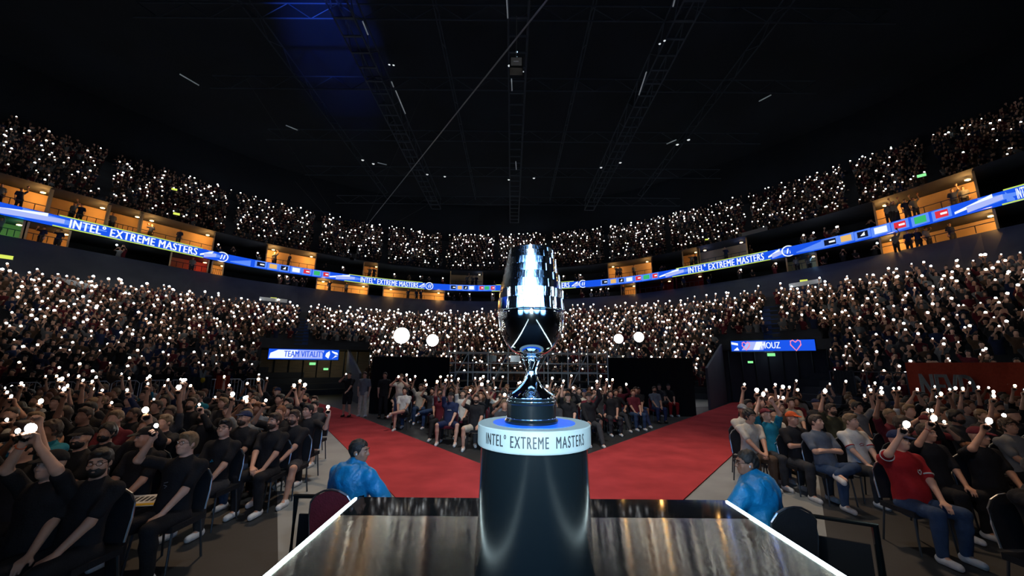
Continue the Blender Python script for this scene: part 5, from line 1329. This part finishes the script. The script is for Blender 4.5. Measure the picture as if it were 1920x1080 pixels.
s1 = sign(502, 658, 634, 674, DT_L, .62, 'blue and white LED team sign over the left tunnel', 'TEAM VITALITY', 'left')
s2 = sign(1372, 642, 1530, 658, DT_R, .60, 'blue LED team sign with pink hearts over the right tunnel', 'MOUZ', 'right')
def tunnel(x0, x1, D, ztop, name, wallm):
    a, b = azof(x0, 700), azof(x1, 700); P = lambda az, d, z: pol(az, d, z); mb = MB()
    dep = 9
    tag(mesh_obj('wall_' + name, [P(a, D, 0), P(a, D + dep, 0), P(a, D + dep, ztop), P(a, D, ztop)], [(0, 1, 2, 3)], M[wallm]), kind='structure')
    tag(mesh_obj('wall_' + name + '_far', [P(b, D, 0), P(b, D + dep, 0), P(b, D + dep, ztop), P(b, D, ztop)], [(0, 3, 2, 1)], M[wallm]), kind='structure')
    tag(mesh_obj('wall_' + name + '_end', [P(a, D + dep, 0), P(b, D + dep, 0), P(b, D + dep, ztop), P(a, D + dep, ztop)], [(0, 1, 2, 3)], M['concrete_dark']), kind='structure')
    tag(mesh_obj('ceiling_' + name, [P(a, D - .1, ztop), P(b, D - .1, ztop), P(b, D + dep, ztop), P(a, D + dep, ztop), P(a, D - .1, ztop + .7), P(b, D - .1, ztop + .7), P(b, D + dep, ztop + .7), P(a, D + dep, ztop + .7)],
                 [(0, 3, 2, 1), (4, 5, 6, 7), (0, 1, 5, 4)], M['matt_black']), kind='structure')
M['tunnel_wood'] = mat('tunnel_panels', (.22, .17, .10), rough=.6, noise=.2, nscale=1.5, stretch=(1, 1, 8))
# the bowl is open where the tunnels run: dark boxes built in front of the tier
def box_room(x0, x1, D0, D1, ztop, nm, m_, light, col):
    a, b = azof(x0, 700), azof(x1, 700)
    v = [pol(a, D0, 0), pol(b, D0, 0), pol(b, D1, 0), pol(a, D1, 0), pol(a, D0, ztop), pol(b, D0, ztop), pol(b, D1, ztop), pol(a, D1, ztop)]
    tag(mesh_obj('wall_%s_back' % nm, v, [(3, 2, 6, 7)], M[m_]), kind='structure')
    tag(mesh_obj('wall_%s_side' % nm, v, [(0, 3, 7, 4), (1, 5, 6, 2)], M['matt_black']), kind='structure')
    tag(mesh_obj('ceiling_%s' % nm, v, [(4, 7, 6, 5)], M['matt_black']), kind='structure')
    m = MB(); n = (v[1] - v[0]).cross(Vector((0, 0, 1))).normalized()
    for k in range(9):
        t = k / 8; p = v[3] + (v[2] - v[3]) * t; p = p - (v[3] - v[0]).normalized() * .05
        m.tube([p, p + Vector((0, 0, ztop))], .04, 5)
    o = m.build('wall_%s_rib' % nm, M['dark_steel']); tag(o, kind='structure')
    c = (v[0] + v[2]) / 2; c.z = ztop - .3
    lamp('tunnel_light', 'POINT', c, c, light, col, radius=.3)
box_room(484, 690, 24.6 + 3.2, R_lf(-27) + .02 + 3, 3.0, 'tunnel_left', 'tunnel_wood', 26, (1, .88, .6))
box_room(1345, 1556, 27, R_lf(32) + .5, 3.1, 'tunnel_right', 'concrete_dark', 3, (.7, .85, 1))
exit_sign(586, 682, 30, .42, 'exit_green', 'green exit sign inside the left tunnel, left one'); exit_sign(611, 692, 30.5, .34, 'exit_green', 'green exit sign inside the left tunnel, right one')
exit_sign(1446, 665, 27, .42, 'exit_green', 'yellow-green exit sign hanging in the right tunnel'); exit_sign(1407, 679, 27.6, .3, 'exit_green', 'small green sign in the right tunnel, lower left')
# front walls of the lower tier
# ---- crowd barriers in front of the left tier
def barrier(p, q, h, label, grp, tilt=0.0):
    r = empty('crowd_barrier', p, atan2((q - p).y, (q - p).x)); tag(r, label, 'barrier', grp); L = (q - p).length - .08
    m = MB(); m.tube([(0, 0, .1), (0, 0, h - .12), (.12, 0, h), (L - .12, 0, h), (L, 0, h - .12), (L, 0, .1)], .022, 6); m.tube([(0, 0, .14), (L, 0, .14)], .018, 6); m.build('frame', M['barrier'], r)
    m = MB(); n = int(L / .14)
    for k in range(1, n): m.tube([(L * k / n, 0, .14), (L * k / n, 0, h)], .010, 5)
    m.build('bars', M['barrier'], r)
    for x in (.3, L - .3):
        m = MB(); m.tube([(x, -.3, .02), (x, 0, .1), (x, .3, .02)], .016, 5); m.build('foot', M['barrier'], r)
M['barrier'] = mat('galvanised', (0.7, 0.74, 0.76), rough=.5, metal=.2)
pts = [pol(az, 25.8 if az < -40 else 26.2, 0) for az in np.linspace(-56, -31.5, 12)]
for i in range(11): barrier(pts[i], pts[i + 1], 1.25, 'steel crowd barrier before the left tier, %s from the left' % ORD[i + 1], 'crowd barriers on the left')
# front rail and banners on the right
def banner(p0, p1, z0, z1, material, label, words=None, wm=None, size=1.0):
    a, b = p0.copy(), p1.copy(); u = b - a; L = u.length; r = empty('banner', ((a.x + b.x) / 2, (a.y + b.y) / 2, (z0 + z1) / 2), atan2(u.y, u.x)); tag(r, label, 'banner')
    H = z1 - z0; m = MB(); V = []; F = []; n = 24
    for i in range(n + 1):
        x = -L / 2 + L * i / n; y = .04 * sin(i * 1.7)
        V += [(x, y, -H / 2), (x, y, H / 2), (x, y + .015, -H / 2), (x, y + .015, H / 2)]
    for i in range(n): F += [(4 * i, 4 * i + 4, 4 * i + 5, 4 * i + 1), (4 * i + 2, 4 * i + 3, 4 * i + 7, 4 * i + 6)]
    m.add(V, F); m.build('cloth', M[material], r, smooth=True)
    if words:
        me = text_mesh(words, size, 1.25, fat=.06)
        xs = [v.co.x for v in me.vertices]; xa, xb = min(xs), max(xs)
        for v in me.vertices: v.co = Vector((-L / 2 + L * (.10 + .36 * (v.co.x - xa) / (xb - xa)), -.08, v.co.y - .1))
        link('lettering', me, M[wm], r)
    return r
fabric('banner_red', (0.34, 0.045, 0.02)); fabric('banner_grey', (0.30, 0.33, 0.32)); fabric('banner_dark', (0.02, 0.025, 0.03))
a0, a1 = azof(1700, 700), azof(1935, 700)
pa, pb = pol(a0, R_lf(a0) - .55, 0), pol(a1 + 3, R_lf(a1 + 3) - .55, 0)
banner(pa, pb, .75, 2.35, 'banner_red', 'big red and orange fan banner with grey block letters on the right rail', 'NEVD', 'banner_grey', 1.25)
for (x0, x1, mt, lb) in ((1560, 1600, 'banner_dark', 'dark cloth on the right rail left of the red banner'), ):
    a, b = azof(x0, 700), azof(x1, 700); banner(pol(a, R_lf(a) - .12, 0), pol(b, R_lf(b) - .12, 0), .9, 2.0, mt, lb)
a, b = azof(406, 706), azof(432, 706); banner(pol(a, 25.9, 0), pol(b, 25.9, 0), .75, 1.45, 'banner_red', 'small orange flag hung on the left barrier', None)
a, b = azof(336, 706), azof(398, 706); banner(pol(a, 25.7, 0), pol(b, 25.7, 0), .75, 1.4, 'banner_dark', 'dark blue flag with a yellow bee hung on the left barrier')
p = pol(azof(381, 707), 25.55, 1.25); m = MB(); m.lathe([(.001, -.16), (.08, -.1), (.1, 0), (.07, .1), (.001, .16)], 12, cap=False); o = m.build('flag_ornament', M['yellow'], loc=p, smooth=True); tag(o, 'yellow bee shaped ornament with white wings on the left barrier flag', 'ornament')
m = MB()
for s in (-1, 1): m.add([(0, -.06, .1), (s * .08, -.06, .5), (s * .2, -.06, .45), (s * .1, -.06, .1)], [(0, 1, 2, 3)]); m.add([(0, -.05, .1), (s * .08, -.05, .5), (s * .2, -.05, .45), (s * .1, -.05, .1)], [(3, 2, 1, 0)])
m.build('wing', M['banner_grey'], o)
# rail on top of the lower tier front
m = MB()
for seg in ((azof(690, 700), azof(1345, 700)), (azof(1556, 700), 62)):
    n = max(2, int(seg[1] - seg[0])); pp = [pol(seg[0] + (seg[1] - seg[0]) * i / n, R_lf(seg[0] + (seg[1] - seg[0]) * i / n) - .05, 1.95) for i in range(n + 1)]
    m.tube(pp, .03, 5)
    for q in pp: m.tube([q, Vector((q.x, q.y, .9))], .025, 5)
o = m.build('front_railing', M['dark_steel']); tag(o, 'dark steel railing along the front of the lower tier', 'railing')
# sloping side walls by the tunnels
def ramp_wall(x0, x1, y0, y1, D0, D1, nm, label):
    a = ondist(x0, y0, D0); b = ondist(x1, y1, D1)
    m = MB(); t = Vector((.12, 0, 0)); A = Vector((a.x, a.y, 0)); B = Vector((b.x, b.y, 0))
    m.add([A, B, b, a, A + t, B + t, b + t, a + t], [(0, 1, 2, 3), (7, 6, 5, 4), (3, 2, 6, 7), (0, 3, 7, 4), (1, 5, 6, 2)])
    o = m.build('wall_' + nm, M['concrete']); tag(o, kind='structure')
ramp_wall(1322, 1350, 690, 645, 22.5, 27, 'ramp_right', ''); ramp_wall(674, 652, 700, 655, 23.5, 28, 'ramp_left', '')

# ------------------------------------------------------------ mixing position: drape boxes, scaffold, follow spots
def drape_box(x0, x1, y, ztop, D, dep, label):
    a, b = onz(x0, y, 0), onz(x1, y, 0); a = a.normalized() * 0 + pol(azof(x0, y), D, 0); b = pol(azof(x1, y), D, 0)
    r = empty('draped_platform', (a + b) / 2, atan2((b - a).y, (b - a).x)); tag(r, label, 'platform', 'draped platforms'); L = (b - a).length
    V = []; F = []; n = int(L / .12)
    for i in range(n + 1):
        x = -L / 2 + L * i / n; V += [(x, .05 * sin(i * 1.3), 0), (x, .05 * sin(i * 1.3), ztop)]
    for i in range(n): F.append((2 * i, 2 * i + 2, 2 * i + 3, 2 * i + 1))
    m = MB(); m.add(V, F); m.build('drape', M['matt_black'], r, smooth=True)
    m = MB(); m.box((0, dep / 2 + .1, ztop / 2 - .02), (L - .1, dep, ztop - .05)); m.build('deck', M['matt_black'], r)
    return r
db1 = drape_box(692, 840, 760, 2.45, 18.8, 2.4, 'black draped platform left of the scaffold under two follow spots')
db2 = drape_box(1139, 1303, 740, 2.5, 19.6, 2.4, 'black draped platform right of the scaffold under two bright lamps')
m = MB(); x0, x1 = ony(840, 700, 19.0).x, ony(1140, 700, 19.0).x; zt_s = 2.85
xs_ = np.linspace(x0, x1, 9)
for yy in (19.0, 21.4):
    for x in xs_: m.tube([(x, yy, 0), (x, yy, zt_s + random.uniform(-.1, .25))], .028, 6)
    for z in (.9, 1.75, 2.2, 2.7): m.tube([(x0, yy, z), (x1, yy, z)], .026, 6)
for i in range(0, 8, 2): m.tube([(xs_[i], 19, .9), (xs_[i + 1], 19, 2.7)], .02, 5)
for x in xs_[::2]: m.tube([(x, 19, 2.7), (x, 21.4, 2.7)], .026, 6)
sc_ = empty('scaffold', (0, 0, 0)); tag(sc_, 'steel pipe scaffold of the mixing position behind the trophy', 'scaffold'); m.build('pipes', M['barrier'], sc_)
m = MB()
for i, x in enumerate(xs_[:-1]): m.box((x + .5, 20.2, 1.3), (.95, 2.2, .05))
m.build('deck_board', M['matt_black'], sc_)
def monitor(x, y, z, i):
    r = empty('mixing_monitor', (x, y, z)); tag(r, 'small dark screen on the scaffold desk, %s from the left' % ORD[i], 'monitor', 'monitors on the scaffold'); m = MB(); m.box((0, 0, .18), (.5, .04, .32)); m.build('screen', M['satin_black'], r); m = MB(); m.box((0, .03, 0), (.08, .06, .1)); m.build('stand', M['dark_steel'], r)
for i, x in enumerate(np.linspace(x0 + .8, x1 - .8, 6)): monitor(x, 20.0, 2.25, i + 1)
def follow_spot(x, y, Y, rad, floor_z, label, power, face):
    p = ony(x, y, Y); r = empty('follow_spot', p); tag(r, label, 'spotlight', 'big lamps on the platforms')
    m = MB(); m.tube([(0, .05, 0), (0, .6, 0)], rad, 20, r2=rad * .7); m.build('housing', M['satin_black'], r)
    m = MB(); V = [(0, -.06, 0)]; N = 24
    for k in range(N): V.append((rad * .97 * cos(2 * pi * k / N), 0, rad * .97 * sin(2 * pi * k / N)))
    m.add(V, [(0, 1 + (k + 1) % N, 1 + k) for k in range(N)]); m.build('lens', M[face], r, smooth=True)
    m = MB(); m.tube([(-rad, .3, 0), (-rad, .3, -rad * 1.2), (rad, .3, -rad * 1.2), (rad, .3, 0)], .03, 6)
    hh = p.z - floor_z
    for a in range(3): m.tube([(0, .3, -rad * 1.2), (.35 * cos(a * 2.1), .3 + .35 * sin(a * 2.1), -hh)], .025, 6)
    m.build('tripod', M['dark_steel'], r)
    return r
M['spot_face'] = mat('spot_face', (1, 1, 1), emit=(.95, 1, .97), strength=14)
follow_spot(753, 629, 19.3, .40, 2.45, 'largest round white follow spot on the left platform', 0, 'spot_face')
follow_spot(811, 638, 19.4, .30, 2.45, 'smaller round white follow spot on the left platform', 0, 'spot_face')
follow_spot(1160, 635, 20.0, .24, 2.5, 'left bright lamp on the right platform', 0, 'spot_face')
follow_spot(1198, 632, 20.0, .26, 2.5, 'right bright lamp on the right platform', 0, 'spot_face')
for x, y, lb, nm in ((761, 662, 'operator in headphones behind the left follow spot', 'op1'), (800, 664, 'operator in black beside the smaller follow spot', 'op2')):
    make_variant(nm, dict(stand=True, arms=('face', 'face'), hair=('crop',), sleeve=1.8), .014)
    p = ony(x, y, 20.4); add_person(nm, (p.x, p.y + .0, p.z - VAR[nm][1]['hc'][2]), pi, 'black', 'black', 0, 'black', 'crop', lb, None, 'shoe_black')
# barrier frames next to the stage
def low_barrier(x0, y0, x1, y1, z, label):
    a, b = onz(x0, y0, z), onz(x1, y1, z); r = empty('stage_barrier', (a.x, a.y, 0), atan2((b - a).y, (b - a).x)); tag(r, label, 'barrier', 'black stage barriers'); L = (b - a).length
    m = MB(); m.tube([(0, 0, 0), (0, 0, z), (L, 0, z), (L, 0, 0)], .032, 8); m.build('frame', M['satin_black'], r); m = MB(); m.box((L / 2, 0, z * .45), (L - .1, .02, z * .7)); m.build('panel', M['matt_black'], r)
    for x in (0, L):
        m = MB(); m.box((x, 0, .02), (.08, .5, .04)); m.build('foot', M['satin_black'], r)
low_barrier(556, 930, 678, 932, .82, 'black barrier frame at the left side of the stage'); low_barrier(1508, 965, 1640, 985, .80, 'black barrier frame at the right side of the stage')
